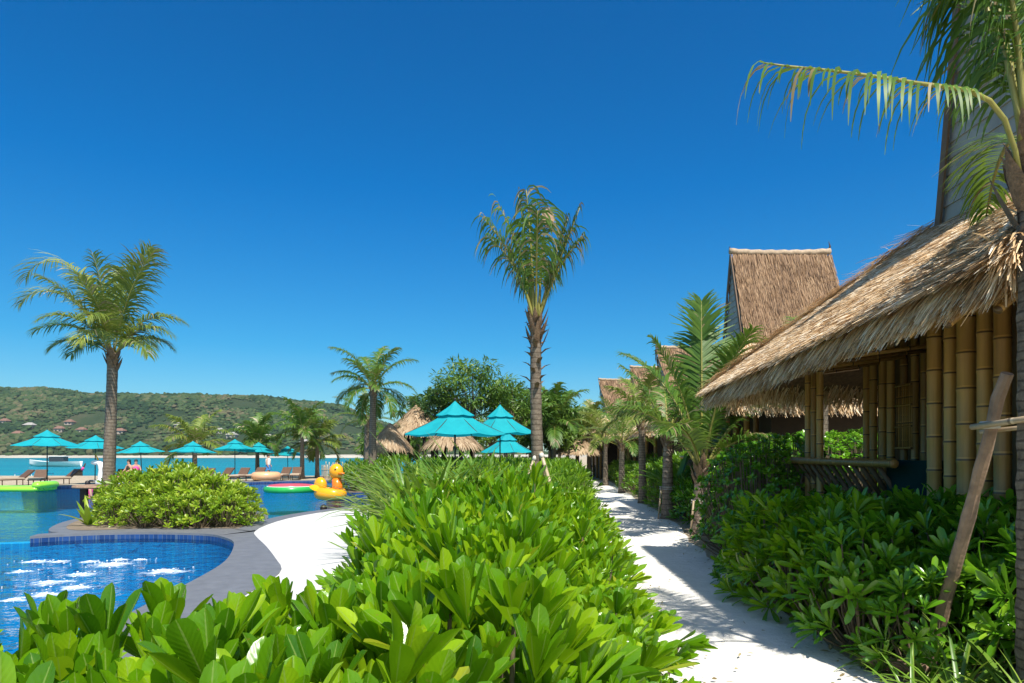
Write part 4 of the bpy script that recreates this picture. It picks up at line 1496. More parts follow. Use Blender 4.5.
# ------------------------------------------------------------------ broadleaf and feathery trees
def tree(base, h, rad, zc, nclump, nleaf, mat, label, group=None, lf=(.22, .09), sq=.55, shape='ellip'):
    root = empty('tree', base, label, 'tree', group)
    g, f = Geo(), Geo()
    tube(g, [(0, 0, 0), (.05, .05, h * .3), (.1, 0, h * .55), (.0, 0, h * .85)], [rad * .06, rad * .045, rad * .025, .02], 8)
    for i in range(nclump):
        az = i * 2.4 + rng.normal(0, .3)
        u = (i + .5) / nclump
        el = math.asin(min(1, max(-.7, 1.6 * rng.random() - .6)))
        rr = rad * rng.uniform(.55, 1.05)
        c = Vector((rr * math.cos(az) * math.cos(el), rr * math.sin(az) * math.cos(el), zc + rr * sq * math.sin(el)))
        st = Vector((0, 0, h * rng.uniform(.42, .62)))
        tube(g, [st, st.lerp(c, .55) + Vector((0, 0, .15 * rad)), c], [rad * .009, rad * .006, .01], 5, caps=False)
        cr = rad * rng.uniform(.16, .3)
        rc = rng.random()
        for k in range(nleaf):
            v = rng.normal(0, 1, 3); v /= np.linalg.norm(v); v *= rng.random() ** .4 * np.array([1.25, 1.25, .6])
            p = np.array(c) + v * cr
            d = v + rng.normal(0, .5, 3) + np.array([0, 0, -.1])
            add_leaf(f, p, d, rng.normal(0, .4, 3) + np.array([0, 0, 1]), lf[0] * rng.uniform(.6, 1.3), lf[1], 2, shape, .4, .2, r=min(1, max(0, .6 * rc + .4 * rng.random())), nw=1)
    g.build('trunk', M['bark'], root)
    f.build('crown', mat, root, False)
    return root


tree((-2.1, 36.0, 0), 7.0, 1.9, 5.1, 42, 70, M['tree_y'], 'tallest feathery tree above the teal parasols', 'trees behind the pool bar', lf=(.36, .08), sq=.8)
tree((-3.9, 38.0, 0), 6.2, 1.7, 4.4, 34, 60, M['tree'], 'left feathery tree rising between the straw pavilion and the largest parasol', 'trees behind the pool bar', lf=(.36, .09), sq=.6)
tree((0.0, 37.5, 0), 6.4, 1.8, 4.5, 36, 60, M['tree_y'], 'feathery tree just left of the middle palm trunk', 'trees behind the pool bar', lf=(.36, .08), sq=.7)
tree((1.6, 42.0, 0), 6.6, 2.4, 4.2, 60, 90, M['tree_y'], 'dark bushy tree right behind the middle palm trunk', 'trees behind the pool bar', lf=(.34, .1))
for x, y, h, r_, lb in ((-4.4, 44.0, 5.2, 2.4, 'dark tree behind the conical straw parasols'), (4.2, 52.0, 6.0, 2.6, 'dark tree at the end of the hedge left of the far huts'),
                        (-8.2, 46.0, 3.4, 1.8, 'low dark tree left of the straw parasols'), (1.5, 58.0, 6.0, 3.0, 'background tree in the gap left of the path end'),
                        (8.5, 70.0, 7.0, 3.5, 'background tree closing the path behind the far huts'), (-1.8, 56, 5.0, 3.0, 'broad low tree behind the feathery tree'), (6.3, 55, 5.4, 2.6, 'tree filling the gap just left of the farthest tower'),
                        (3.6, 66, 6.6, 3.2, 'tall background tree right of the middle palm'), (-10.5, 60, 4.2, 2.6, 'low background tree behind the twin palms'), (2.6, 46, 4.6, 2.0, 'low bushy tree right of the middle palm trunk')):
    tree((x, y, 0), h, r_, h * .62, 45, 60, M['tree_y'], lb, 'trees behind the pool bar', lf=(.42, .14))

#@@PART3
# ------------------------------------------------------------------ parasols
def parasol(loc, label, group, scale=(1, 1, 1), rz=0):
    root = empty('parasol', loc, label, 'parasol', group, rz, scale)
    g = Geo(); tube(g, [(0, 0, 0), (0, 0, 2.7)], .028, 8); g.build('pole', M['black'], root)
    g = Geo(); revolve(g, [(.0, .1), (.3, .09), (.34, .04), (.34, 0)], n=16); g.build('base', M['black'], root, False)
    g = Geo(); nn = 8
    def canopy(g, r0, z0, r1, z1, rows=6, sag=.06, val=0):
        V, U = [], []
        for i in range(rows + 1):
            t = i / rows
            for k in range(nn * 4):
                a = 2 * PI * k / (nn * 4)
                m = abs((k % 4) - 0) / 4
                edge = 1 - .085 * math.sin((k % 4) / 4 * PI)
                r_ = (r0 + (r1 - r0) * t) * edge
                z = z0 + (z1 - z0) * (t ** 0.82) - sag * t * math.sin((k % 4) / 4 * PI) * .6
                V.append((r_ * math.cos(a), r_ * math.sin(a), z)); U.append((0, t, .5))
        n4 = nn * 4
        F = [(i * n4 + k, i * n4 + (k + 1) % n4, (i + 1) * n4 + (k + 1) % n4, (i + 1) * n4 + k) for i in range(rows) for k in range(n4)]
        g.add(V, np.array(F), U)
    canopy(g, .38, 2.42, 1.5, 1.98, val=1)
    g.build('canopy', M['teal'], root)
    g = Geo(); canopy(g, .015, 2.72, .58, 2.40, 4, .03); g.build('vent_cap', M['teal'], root)
    for k in range(8):
        g = Geo(); a = 2 * PI * k / 8
        tube(g, [(0.03 * math.cos(a), .03 * math.sin(a), 2.5), (1.45 * math.cos(a), 1.45 * math.sin(a), 1.985)], .012, 5); g.build('rib', M['darkwood'], root)
    g = Geo(); ball(g, (0, 0, 2.76), .035, n=8, m=6); g.build('finial', M['black'], root)
    return root


par0 = parasol((-24.5, 36, -.02), 'leftmost teal parasol, over the wooden loungers at the left edge', 'teal parasols along the beach side of the pool')
place(par0, par0.location, .2, 1.12)
far = [(95, 40, 'teal parasol partly hidden behind the island palm trunk'), (142, 46, 'teal parasol just right of the island palm trunk'), (192, 46, 'teal parasol in front of the spreading yellow green palm'),
       (235, 48, 'left parasol of the tight group of three across the pool'), (257, 50, 'middle parasol of the tight group of three across the pool'), (288, 53, 'rightmost and smallest of the beach side parasols, by the twin palms')]
topz = {95: 434, 142: 440, 192: 440, 235: 438, 257: 441, 288: 445}
for px, Y, lb in far:
    c = copy_tree(par0)
    zt = CAMH + (HOR - topz[px]) / FPX * Y
    place(c, ((px - 512) / FPX * Y, Y, zt - 2.79), rng.random() * .7, 1.0, lb)
    c.rotation_euler = (rng.normal(0, .03), rng.normal(0, .03), rng.random() * .7)
for px, Y, pt, sc, lb in ((455, 17, 398, .88, 'largest teal parasol, half shaded, in front of the feathery tree'), (500, 20, 402, .72, 'sunlit teal parasol just behind the largest one'),
                          (507, 27, 429, .72, 'lowest teal parasol under the sunlit one, farther back')):
    c = copy_tree(par0)
    zt = CAMH + (HOR - pt) / FPX * Y
    place(c, ((px - 512) / FPX * Y, Y, zt - 2.79 * 1.12), rng.random() * .7, (sc, sc, 1.12), lb, 'teal parasols near the middle palm')


# ------------------------------------------------------------------ straw parasols and pavilion
def straw_parasol(loc, rad, h, ez, label, posts=1, spike=0):
    root = empty('straw_parasol' if posts == 1 else 'straw_pavilion', loc, label, 'straw parasol' if posts == 1 else 'pavilion')
    g = Geo(); revolve(g, [(.03, h), (rad * .3, ez + (h - ez) * .72), (rad * .7, ez + (h - ez) * .3), (rad, ez), (rad * .97, ez - .06), (.1, h - .3)], n=20); g.build('roof', M['thatch_base'], root)
    g = Geo(); m = 2600
    t = np.sqrt(rng.random(m)); a = rng.random(m) * 6.283
    P = np.stack([t * rad * np.cos(a), t * rad * np.sin(a), h + (ez - h) * t + .02], 1)
    D = np.stack([np.cos(a) * rad, np.sin(a) * rad, np.full(m, ez - h)], 1); D /= np.linalg.norm(D, axis=1)[:, None]; D += rng.normal(0, .08, (m, 3))
    S = np.stack([-np.sin(a), np.cos(a), np.zeros(m)], 1); Nn = np.cross(S, D); Nn *= np.sign(Nn[:, 2:3] + 1e-9)
    straw(g, P, D, S, Nn, .38 * rng.uniform(.6, 1.1, m), .05 * rng.uniform(.6, 1.3, m), .03 * np.ones(m), .12 * t ** 3, np.clip(rng.normal(.55, .22, m), 0, 1))
    g.build('thatch', M['thatch_light'], root, False)
    if posts == 1:
        g = Geo(); tube(g, [(0, 0, 0), (0, 0, h - .1)], .13, 10); g.build('post', M['darkwood'], root)
    else:
        for k in range(posts):
            an = k * 6.283 / posts + .5
            g = Geo(); tube(g, [(rad * .75 * math.cos(an), rad * .75 * math.sin(an), 0), (rad * .75 * math.cos(an), rad * .75 * math.sin(an), ez + .2)], .09, 8); g.build('post', M['darkwood'], root)
    return root


straw_parasol((-5.9, 33.0, 0), 1.0, 3.25, 2.1, 'conical straw parasol on a thick dark post beside the tall palm')
straw_parasol((-5.2, 37, 0), 1.6, 4.4, 2.9, 'taller straw pavilion rising behind the conical straw parasol', 4)
straw_parasol((-2.8, 32, 0), 1.3, 3.3, 2.15, 'wide straw pavilion behind the largest teal parasol', 4)
straw_parasol((-8.6, 46, 0), 1.2, 2.9, 1.9, 'small low straw parasol left of the tall palm')
straw_parasol((4.4, 46, 0), 1.5, 3.1, 1.9, 'small straw parasol at the far end of the path')


# ------------------------------------------------------------------ people
def figure(name, pts, edges, rad, loc, rz, label, cat='person', skin=None):
    """one continuous body grown with a skin modifier"""
    me = bpy.data.meshes.new(name)
    me.from_pydata([Vector(p) for p in pts], edges, [])
    ob = bpy.data.objects.new(name, me)
    COL.objects.link(ob)
    sk = ob.modifiers.new('skin', 'SKIN')
    for v, r_ in zip(me.skin_vertices[0].data, rad):
        v.radius = (r_, r_)
    me.skin_vertices[0].data[0].use_root = True
    ob.modifiers.new('sub', 'SUBSURF').levels = 1
    ob.modifiers['sub'].render_levels = 1
    dg = bpy.context.evaluated_depsgraph_get()
    m2 = bpy.data.meshes.new_from_object(ob.evaluated_get(dg))
    ob.modifiers.clear()
    ob.data = m2
    m2.materials.clear(); m2.materials.append(skin or M['skin'])
    for p in m2.polygons:
        p.use_smooth = True
    ob.location = loc; ob.rotation_euler = (0, 0, rz)
    return tag(ob, label, cat)


def sitting(loc, rz, label, top, sc=1.0):
    # pelvis, waist, chest, neck, head, head top / arms / legs ; facing -Y
    P = [(0, 0, .48), (0, .02, .66), (0, .02, .88), (0, 0, 1.02), (0, -.02, 1.12), (0, -.01, 1.26),
         (.17, .02, .94), (.25, -.05, .7), (.2, -.25, .58), (.16, -.33, .56), (-.17, .02, .94), (-.25, -.05, .7), (-.2, -.25, .58), (-.16, -.33, .56),
         (.1, -.05, .47), (.13, -.42, .48), (.13, -.45, .1), (.13, -.6, .05), (-.1, -.05, .47), (-.13, -.42, .48), (-.13, -.45, .1), (-.13, -.6, .05)]
    E = [(0, 1), (1, 2), (2, 3), (3, 4), (4, 5), (2, 6), (6, 7), (7, 8), (8, 9), (2, 10), (10, 11), (11, 12), (12, 13), (0, 14), (14, 15), (15, 16), (16, 17), (0, 18), (18, 19), (19, 20), (20, 21)]
    Rr = [.14, .12, .14, .055, .085, .075, .06, .045, .035, .04, .06, .045, .035, .04, .085, .06, .045, .04, .085, .06, .045, .04]
    b = figure('person', P, E, Rr, loc, rz, label)
    g = Geo(); ball(g, (0, .02, .78), (.185, .135, .2), n=16, m=8); ball(g, (0, -.02, .52), (.19, .16, .11), n=14, m=6); g.build('clothing', top, b)
    g = Geo(); ball(g, (0, .02, 1.23), (.1, .11, .1), n=12, m=8); ball(g, (0, .09, 1.1), (.08, .04, .13), n=10, m=6); g.build('hair', M['hair'], b)
    face(b, 0, -.095, 1.17)
    b.scale = (sc,) * 3
    return b


def face(b, x, y, z):
    g = Geo(); ball(g, (x, y - .012, z - .02), (.012, .018, .022), n=8, m=6); g.build('nose', M['skin'], b)
    g = Geo()
    for s in (-1, 1):
        ball(g, (x + s * .032, y + .004, z + .012), (.012, .008, .007), n=8, m=5)
    g.build('eyes', M['hair'], b)
    g = Geo(); ball(g, (x, y + .002, z - .06), (.024, .008, .006), n=8, m=5); g.build('mouth', M['redwood'], b)


def standing(loc, rz, label, top, bottom, arm=0.0):
    P = [(0, 0, .9), (0, 0, 1.1), (0, 0, 1.34), (0, 0, 1.47), (0, -.02, 1.56), (0, -.01, 1.7),
         (.18, 0, 1.4), (.25, 0, 1.12), (.24, -.12 - arm, .92 + arm), (.23, -.16 - arm, .84 + arm), (-.18, 0, 1.4), (-.25, 0, 1.12), (-.24, -.1, .9), (-.23, -.13, .82),
         (.1, 0, .86), (.11, -.02, .47), (.11, 0, .08), (.12, -.14, .04), (-.1, 0, .86), (-.12, -.05, .47), (-.12, .03, .08), (-.13, -.11, .04)]
    E = [(0, 1), (1, 2), (2, 3), (3, 4), (4, 5), (2, 6), (6, 7), (7, 8), (8, 9), (2, 10), (10, 11), (11, 12), (12, 13), (0, 14), (14, 15), (15, 16), (16, 17), (0, 18), (18, 19), (19, 20), (20, 21)]
    Rr = [.14, .115, .14, .055, .085, .075, .06, .045, .035, .04, .06, .045, .035, .04, .09, .06, .045, .04, .09, .06, .045, .04]
    b = figure('person', P, E, Rr, loc, rz, label)
    g = Geo(); revolve(g, [(.16, .95), (.17, 1.1), (.195, 1.3), (.17, 1.42), (.07, 1.46)], n=16); g.build('top', top, b)
    g = Geo(); revolve(g, [(.22, .62), (.2, .8), (.17, 1.0)], n=16); g.build('shorts', bottom, b)
    g = Geo(); ball(g, (0, .02, 1.66), (.1, .11, .11), n=12, m=8); g.build('hair', M['hair'], b)
    face(b, 0, -.095, 1.6)
    return b


# two seated under the parasol right of the trunk, on a pink mat
sitting((-22.35, 40.6, .12), .5, 'woman in pink seated on the pink mat at the pool edge', M['pink'])
sitting((-22.95, 40.9, .12), -.4, 'dark clothed person seated left of the woman in pink at the pool edge', M['darkwood'])
standing((-17.6, 49.3, 0), 1.5, 'person in light clothing standing under the tight group of parasols', M['white'], M['bluecloth'])
b = standing((-18.0, 29.0, -1.15), 2.6, 'bather standing waist deep in the pool left of the island palm trunk', M['pink'], M['bluecloth'])
# swimmer, head above the water
P = [(0, 0, -.55), (0, 0, -.3), (0, 0, -.12), (0, -.01, .0), (0, 0, .13), (.17, 0, -.16), (.3, -.15, -.35), (.25, -.4, -.4), (-.17, 0, -.16), (-.3, -.15, -.35), (-.25, -.4, -.4)]
sw = figure('person', P, [(0, 1), (1, 2), (2, 3), (3, 4), (1, 5), (5, 6), (6, 7), (1, 8), (8, 9), (9, 10)], [.14, .14, .06, .085, .08, .06, .045, .035, .06, .045, .035], (-5.95, 21.6, -.08), 3.0,
            'swimmer with only the dark haired head above the water beside the white deck')
g = Geo(); ball(g, (0, .02, .1), (.11, .12, .12), n=14, m=8); g.build('hair', M['hair'], sw); face(sw, 0, -.09, .03)

# ------------------------------------------------------------------ pool toys
f = empty('watermelon_float', (-11.0, 34, -.12), 'round watermelon float with green rim and red top', 'pool float', scale=(1.25, 1.25, 1.5))
g = Geo(); torus(g, (0, 0, .08), .95, .1, n=48, m=12); g.build('rim', M['greenvinyl'], f)
g = Geo(); revolve(g, [(.0, .26), (.5, .26), (.84, .23), (.9, .15), (.6, .1), (0, .1)], n=40); g.build('top', M['redvinyl'], f)
g = Geo(); torus(g, (0, 0, .17), .9, .022, n=48, m=8); g.build('white_ring', M['white'], f)
f = empty('lounge_float', (-25.3, 34.8, -.12), 'long lime green air mattress with a raised headrest at the left edge', 'pool float', scale=(1.4, 1.3, .95))
g = Geo()
for k in range(5):
    tube(g, [(-1.6, -.5 + k * .25, .1), (-1.5, -.5 + k * .25, .12), (1.0, -.5 + k * .25, .12), (1.15, -.5 + k * .25, .14)], [.09, .14, .14, .1], 10)
g.build('mattress', M['limevinyl'], f)
g = Geo(); tube(g, [(1.1, -.62, .3), (1.1, -.5, .32), (1.1, .5, .32), (1.1, .62, .3)], [.1, .19, .19, .1], 12); g.build('headrest', M['limevinyl'], f)
f = empty('duck_float', (-7.5, 28.2, -.12), 'large yellow and orange duck float beside the dark planted kerb', 'pool float', rz=5.6, scale=(.95, .95, 1.12))
g = Geo(); torus(g, (0, 0, .2), .42, .22, n=32, m=14, sx=1.25); ball(g, (-.72, 0, .5), (.34, .25, .3)); g.build('ring_body', M['yellow'], f)
g = Geo(); tube(g, [(.45, 0, .2), (.5, 0, .5), (.42, 0, .78)], [.24, .22, .19], 14); g.build('neck', M['orange'], f)
g = Geo(); ball(g, (.42, 0, 1.02), (.32, .29, .29)); hd = g.build('head', M['yellow'], f)
g = Geo(); ball(g, (.78, 0, .96), (.17, .13, .05)); g.build('beak', M['orange'], hd)
g = Geo(); ball(g, (.62, .2, 1.1), .04, n=8, m=6); ball(g, (.62, -.2, 1.1), .04, n=8, m=6); g.build('eyes', M['black'], hd)
g = Geo(); add_leaf(g, (-.1, .45, .3), (-.6, .5, .4), (0, .5, 1), .5, .4, 5, 'ellip', .2, .2); add_leaf(g, (-.1, -.45, .3), (-.6, -.5, .4), (0, -.5, 1), .5, .4, 5, 'ellip', .2, .2); g.build('wings', M['yellow'], f)
f = empty('ring_float', (-16.2, 45.0, .02), 'peach coloured ring float resting on the far pool edge', 'pool float')
g = Geo(); torus(g, (0, 0, .3), .68, .27, n=36, m=12); g.build('ring', M['peach'], f)
# white horned float standing behind the island palm
f = empty('horned_float', (-23.6, 39.3, .02), 'white horse shaped float with a yellow horn left of the island palm trunk', 'pool float', rz=PI)
g = Geo()
tube(g, [(.0, 0, -.1), (.02, 0, .4), (0, 0, .85), (.06, 0, 1.15), (.2, 0, 1.3)], [.2, .2, .17, .17, .14], 12); ball(g, (.3, 0, 1.25), (.34, .15, .15)); torus(g, (-.7, 0, .1), .6, .22, n=28, m=10, sx=1.2)
g.build('body', M['white'], f)
g = Geo(); tube(g, [(.2, 0, 1.35), (.38, 0, 1.78)], [.06, .012], 8); g.build('horn', M['yellow'], f)
g = Geo()
for k in range(5):
    ball(g, (-.15 - .02 * k, 0, 1.4 - .2 * k), (.1, .07, .12), n=8, m=6)
g.build('mane', M['pink'], f)
f = empty('pool_mat', (-22.6, 40.2, .16), 'flat pink mat on the pool edge under the seated people', 'mat', scale=(.75, .9, .9))
g = Geo()
for k in range(4):
    tube(g, [(-1.3, -.3 + k * .2, .2), (-1.2, -.3 + k * .2, .22), (1.0, -.3 + k * .2, .22), (1.1, -.3 + k * .2, .2)], [.05, .1, .1, .05], 8)
g.build('mat', M['pink'], f)
g = Geo(); box(g, -1.2, 1.1, -.42, .42, -.15, .12); g.build('plinth', M['coping'], f, False)

# ------------------------------------------------------------------ loungers
def lounger(loc, rz, label, seat):
    root = empty('sun_lounger', loc, label, 'sun lounger', 'loungers on the far side of the pool', rz)
    g = Geo(); box(g, -.33, .33, -.9, .35, .28, .33); g.build('frame', M['orangewood'], root, False)
    g = Geo(); slab(g, (-.3, -.88, .42), (.3, -.88, .42), (.3, .33, .42), (-.3, .33, .42), .08); g.build('cushion', seat, root, False)
    g = Geo(); slab(g, (-.3, .33, .42), (.3, .33, .42), (.3, .85, .85), (-.3, .85, .85), .08); g.build('backrest', M['orangewood'], root, False)
    for sx in (-.28, .28):
        for sy in (-.8, .25):
            g = Geo(); tube(g, [(sx, sy, 0), (sx, sy, .3)], .025, 6); g.build('leg', M['orangewood'], root)
    return root


l0 = lounger((-26.5, 38.2, .02), .4, 'wooden lounger under the left half of the leftmost parasol', M['cushion'])
ll = [(15, 34.6, 'wooden lounger at the far left under the leftmost parasol'), (62, 34.3, 'wooden lounger between the leftmost parasol and the longtail boat'), (120, 35.0, 'wooden lounger behind the pink mat'),
      (150, 35.5, 'wooden lounger under the parasol right of the trunk'), (205, 35, 'wooden lounger left of the group of three parasols'), (222, 36, 'wooden lounger at the left end below the group of three parasols'),
      (240, 35.2, 'wooden lounger in the middle below the group of three parasols'), (256, 36.0, 'wooden lounger left of the peach ring float'), (283, 36.3, 'wooden lounger right of the peach ring float'),
      (296, 35.3, 'wooden lounger nearest the twin palms')]
for px, Y, lb in ll:
    for _ in range(4):
        Y = np.interp((px - 512) / FPX * Y, [p[0] for p in FL], [p[1] for p in FL]) + 1.6 + (px * 7 % 5) * .25
    place(copy_tree(l0), ((px - 512) / FPX * Y, Y, .02), rng.uniform(-.6, .6), None, lb)

# bamboo fence by the twin palms
f = empty('bamboo_fence', (-13.2, 47.5, 0), 'short fence of upright bamboo stakes right of the twin palms', 'fence')
for k in range(22):
    g = Geo(); h_ = rng.uniform(.9, 1.25); x = k * .095
    bamboo(g, (x, 0, 0), (x + rng.normal(0, .02), 0, h_), .032, 6); g.build('stake', M['bamboo_old'], f)
g = Geo(); bamboo(g, (-.05, -.05, .7), (2.1, -.05, .72), .025, 6); g.build('rail', M['bamboo_old'], f)


# ------------------------------------------------------------------ boats
def hull(g, L, B, H, bow=1.0, mat=0, n=14):
    V, F = [], []
    m = 7
    for i in range(n + 1):
        t = i / n
        x = -L / 2 + L * t
        b = B / 2 * math.sin(min(1, .25 + t * .9) * PI / 2) * (1 - max(0, (t - .45) / .55) ** 2.2)
        sheer = H + bow * max(0, (t - .45) / .55) ** 2.4 + .15 * (1 - t) ** 2
        keel = max(0, (t - .75) / .25) ** 2 * bow * .7
        for k in range(m):
            a = -PI / 2 + PI * k / (m - 1)
            V.append((x, max(.02, b) * math.sin(a), keel + (sheer - keel) * (1 - math.cos(a) ** 1.0 if False else abs(math.sin(a)) ** 1.6)))
    for i in range(n):
        for k in range(m - 1):
            F.append((i * m + k, i * m + k + 1, (i + 1) * m + k + 1, (i + 1) * m + k))
    g.add(V, np.array(F), None, mat)


bt = empty('longtail_boat', (-43.2, 63.0, -1.25), 'dark wooden longtail boat with its upturned bow beside the leftmost parasol', 'boat', rz=.15, scale=(.7, .7, .7))
g = Geo(); hull(g, 9.5, 1.7, .7, 1.9); h_ = g.build('hull', M['darkwood'], bt)
g = Geo(); tube(g, [(4.2, 0, 1.7), (4.75, 0, 2.4), (5.1, 0, 3.1)], [.12, .12, .09], 8); g.build('prow', M['darkwood'], bt)
g = Geo(); tube(g, [(4.65, 0, 2.2), (4.85, 0, 2.6)], .16, 8); g.build('prow_cloth', M['pink'], bt)
g = Geo(); box(g, -3.2, .9, -.75, .75, 1.75, 1.82); g.build('canopy', simple('blue tarp', (.02, .16, .35), .6), bt, False)
for sx in (-3.1, -1.1, .8):
    for sy in (-.68, .68):
        g = Geo(); tube(g, [(sx, sy, .4), (sx, sy, 1.75)], .03, 6); g.build('canopy_post', M['white'], bt)
bt = empty('speedboat', (-115, 172, -1.3), 'white boat lying on the bay behind the leftmost parasol', 'boat', rz=PI)
g = Geo(); hull(g, 13, 3.2, 1.3, .6); g.build('hull', M['white'], bt)
g = Geo(); box(g, -3, 1.5, -1.1, 1.1, 2.6, 2.75); g.build('roof', M['white'], bt, False)
g = Geo(); box(g, -2.6, 1.0, -1, 1, 1.2, 2.6); g.build('cabin', M['glass'] if 'glass' in M else glassd, bt, False)
bt = empty('motorboat', (-130, 150, -1.3), 'second white boat half cut by the left edge of the view', 'boat', rz=PI)
g = Geo(); hull(g, 12, 3.0, 1.2, .5); g.build('hull', M['white'], bt)
g = Geo(); box(g, -2, 2, -1.1, 1.1, 2.2, 2.35); g.build('roof', M['white'], bt, False)
for sx in (-1.9, 1.9):
    for sy in (-1, 1):
        g = Geo(); tube(g, [(sx, sy, .9), (sx, sy, 2.2)], .05, 6); g.build('roof_post', M['white'], bt)

# ------------------------------------------------------------------ jets of the pool
g = Geo()
for px, py, s in ((35, 562, .5), (60, 562, .4), (112, 565, .75), (80, 575, .5), (50, 583, .6), (75, 588, .5), (165, 572, .75), (140, 560, .3), (20, 572, .4), (45, 595, .5), (15, 600, .4), (120, 560, .35), (90, 562, .4)):
    Y = 1.82 * FPX / (py - HOR)
    cx, cy = (px - 512) / FPX * Y, Y
    nr, na = 7, 22
    V, U, F = [], [], []
    for a_ in range(nr + 1):
        for b_ in range(na):
            rr = a_ / nr; an = b_ / na * 6.283
            rad_ = rr * s * (.62 + .12 * math.sin(an * 3 + px))
            V.append((cx + rad_ * math.cos(an) * 1.15, cy + rad_ * math.sin(an), -.117 + .05 * s * max(0, 1 - rr * 2.2) ** 1.5 + .008 * rng.random() * (1 - rr)))
            U.append((rr, 0, .5))
    for a_ in range(nr):
        for b_ in range(na):
            b2 = (b_ + 1) % na
            F.append((a_ * na + b_, (a_ + 1) * na + b_, (a_ + 1) * na + b2, a_ * na + b2))
    g.add(V, np.array(F), U, 1)
    for k in range(int(45 * s)):
        a, q = rng.random() * 6.283, abs(rng.normal(0, .34)) * s
        r_ = rng.uniform(.004, .014)
        hz = -.12 + .07 * s * math.exp(-(q / s) ** 2 * 9) * rng.random()
        v = ICO_V * np.array([r_ * 1.6, r_ * 1.3, r_ * .6]) + np.array([cx + q * math.cos(a) * 1.1, cy + q * math.sin(a), hz])
        g.add(v, IF)
tag(g.build('water_foam', [M['foam'], M['froth']]), 'white froth of the air jets on the round pool', 'foam', kind='stuff')

# dry leaves and twigs blown along the path edges and under the shrubs
g = Geo()
for i in range(900):
    y = 3.5 + rng.random() ** 1.5 * 20
    l_, r_ = np.interp(y, [p[1] for p in PATH_L], [p[0] for p in PATH_L]), np.interp(y, [p[1] for p in PATH_R], [p[0] for p in PATH_R])
    e = abs(rng.normal(0, .22))
    x = r_ - e + .15 if rng.random() < .75 else l_ + e
    if rng.random() < .08:
        x = rng.uniform(l_, r_)
    az = rng.random() * 6.28
    add_leaf(g, (x, y, .032 + rng.random() * .012), (math.cos(az), math.sin(az), rng.uniform(-.05, .25)), (rng.normal(0, .3), rng.normal(0, .3), 1), rng.uniform(.02, .09), rng.uniform(.008, .03), 3, 'ellip', rng.uniform(-.8, .8), .3)
tag(g.build('leaf_litter', M['palm_dry']), 'dry brown leaf litter scattered along the sandy path edges', 'litter', kind='stuff')

# ------------------------------------------------------------------ shrubs
HM = M['hedge']
protos_near = [shrub('hedge_shrub', 1.28, .52, 50, .2, .056, 13, 8, M['hedge'], nw=4, spread=(.03, .6), bend=-.1, jz=.025, fold=.42) for _ in range(3)]
protos_mid = [shrub('hedge_shrub', 1.25, .6, 58, .25, .05, 11, 4, M['hedge'], nw=2, spread=(.04, .6), bend=0, jz=.05, fold=.4) for _ in range(3)]
protos_far = [shrub('hedge_shrub', 1.3, .9, 100, .24, .06, 9, 2, M['hedge_far'], nw=2, spread=(.05, .8), bend=.2, jz=.08) for _ in range(2)]
used = set()


def put(proto, loc, label, group, cat='shrub', scale=1.0, rz=None, name=None):
    if proto.name in used:
        o = copy_tree(proto)
    else:
        used.add(proto.name); o = proto
    place(o, loc, rng.random() * 6.28 if rz is None else rz, scale, label, group)
    o['category'] = cat
    return o


def lx(y):
    return np.interp(y, [.8, 1.4, 2, 2.5, 3, 5, 8, 12, 18, 26, 38, 50], [-1.8, -1.75, -1.2, -.95, -.85, -1.0, -1.35, -1.9, -2.6, -3.6, -3.9, -3])


def rx(y):
    return np.interp(y, [.8, 1.5, 3, 5, 8, 12, 18, 26, 38, 50], [.32, .45, .62, .88, 1.1, 1.45, 1.9, 2.45, 3.4, 4.4])


def place_words(x, y, t):
    side = 'deck side' if t < .34 else 'middle' if t < .67 else 'path side'
    return side


def fill(protos, y0, y1, step, label, group, sc=(.9, 1.1), inset=.3, hfun=None):
    y = y0
    row = 0
    while y < y1:
        a, b = lx(y) + inset, rx(y) - inset
        n_ = max(1, int(round((b - a) / step)))
        for k in range(n_ + 1):
            x = a + (b - a) * (k / n_) + rng.normal(0, .06)
            s = rng.uniform(*sc)
            hs_ = s * (hfun(x, y, (x - a) / (b - a)) if hfun else 1)
            put(protos[rng.integers(len(protos))], (x, y + rng.normal(0, .06), 0), labeler(label, x, y, k, n_, row), group, scale=(s, s, hs_))
        y += step
        row += 1


ORD = ['first', 'second', 'third', 'fourth', 'fifth', 'sixth', 'seventh', 'eighth', 'ninth', 'tenth', 'eleventh', 'twelfth', 'thirteenth', 'fourteenth', 'fifteenth', 'sixteenth', 'seventeenth', 'eighteenth', 'nineteenth', 'twentieth']


def labeler(label, x, y, k, n_, row):
    if 'foreground' in label:
        w = 'nearest' if row == 0 else ORD[row]
        return 'glossy hedge shrub, %s from the left in the %s row of the foreground hedge' % (ORD[k], w)
    if 'long hedge' in label:
        return 'beach cabbage shrub, %s from the deck in the %s row of the long hedge' % (ORD[k], ORD[row])
    return 'far hedge shrub, %s from the left in its %s row going away' % (ORD[k], (ORD + ['twenty ' + o for o in ORD[:9]])[row])


def hf(x, y, t):
    e = ((.95 if x < -.3 else .95) if y < 1.7 else .92 if y < 2.9 else .95 if y < 3.8 else 1) - .28 * max(0, (t - .55) / .45) ** 1.5 - (.1 * max(0, (.5 - t) / .5) if y > 2.6 else 0)
    return e * (1 + .08 * noise.noise(Vector((x * .8, y * .8, 1))))


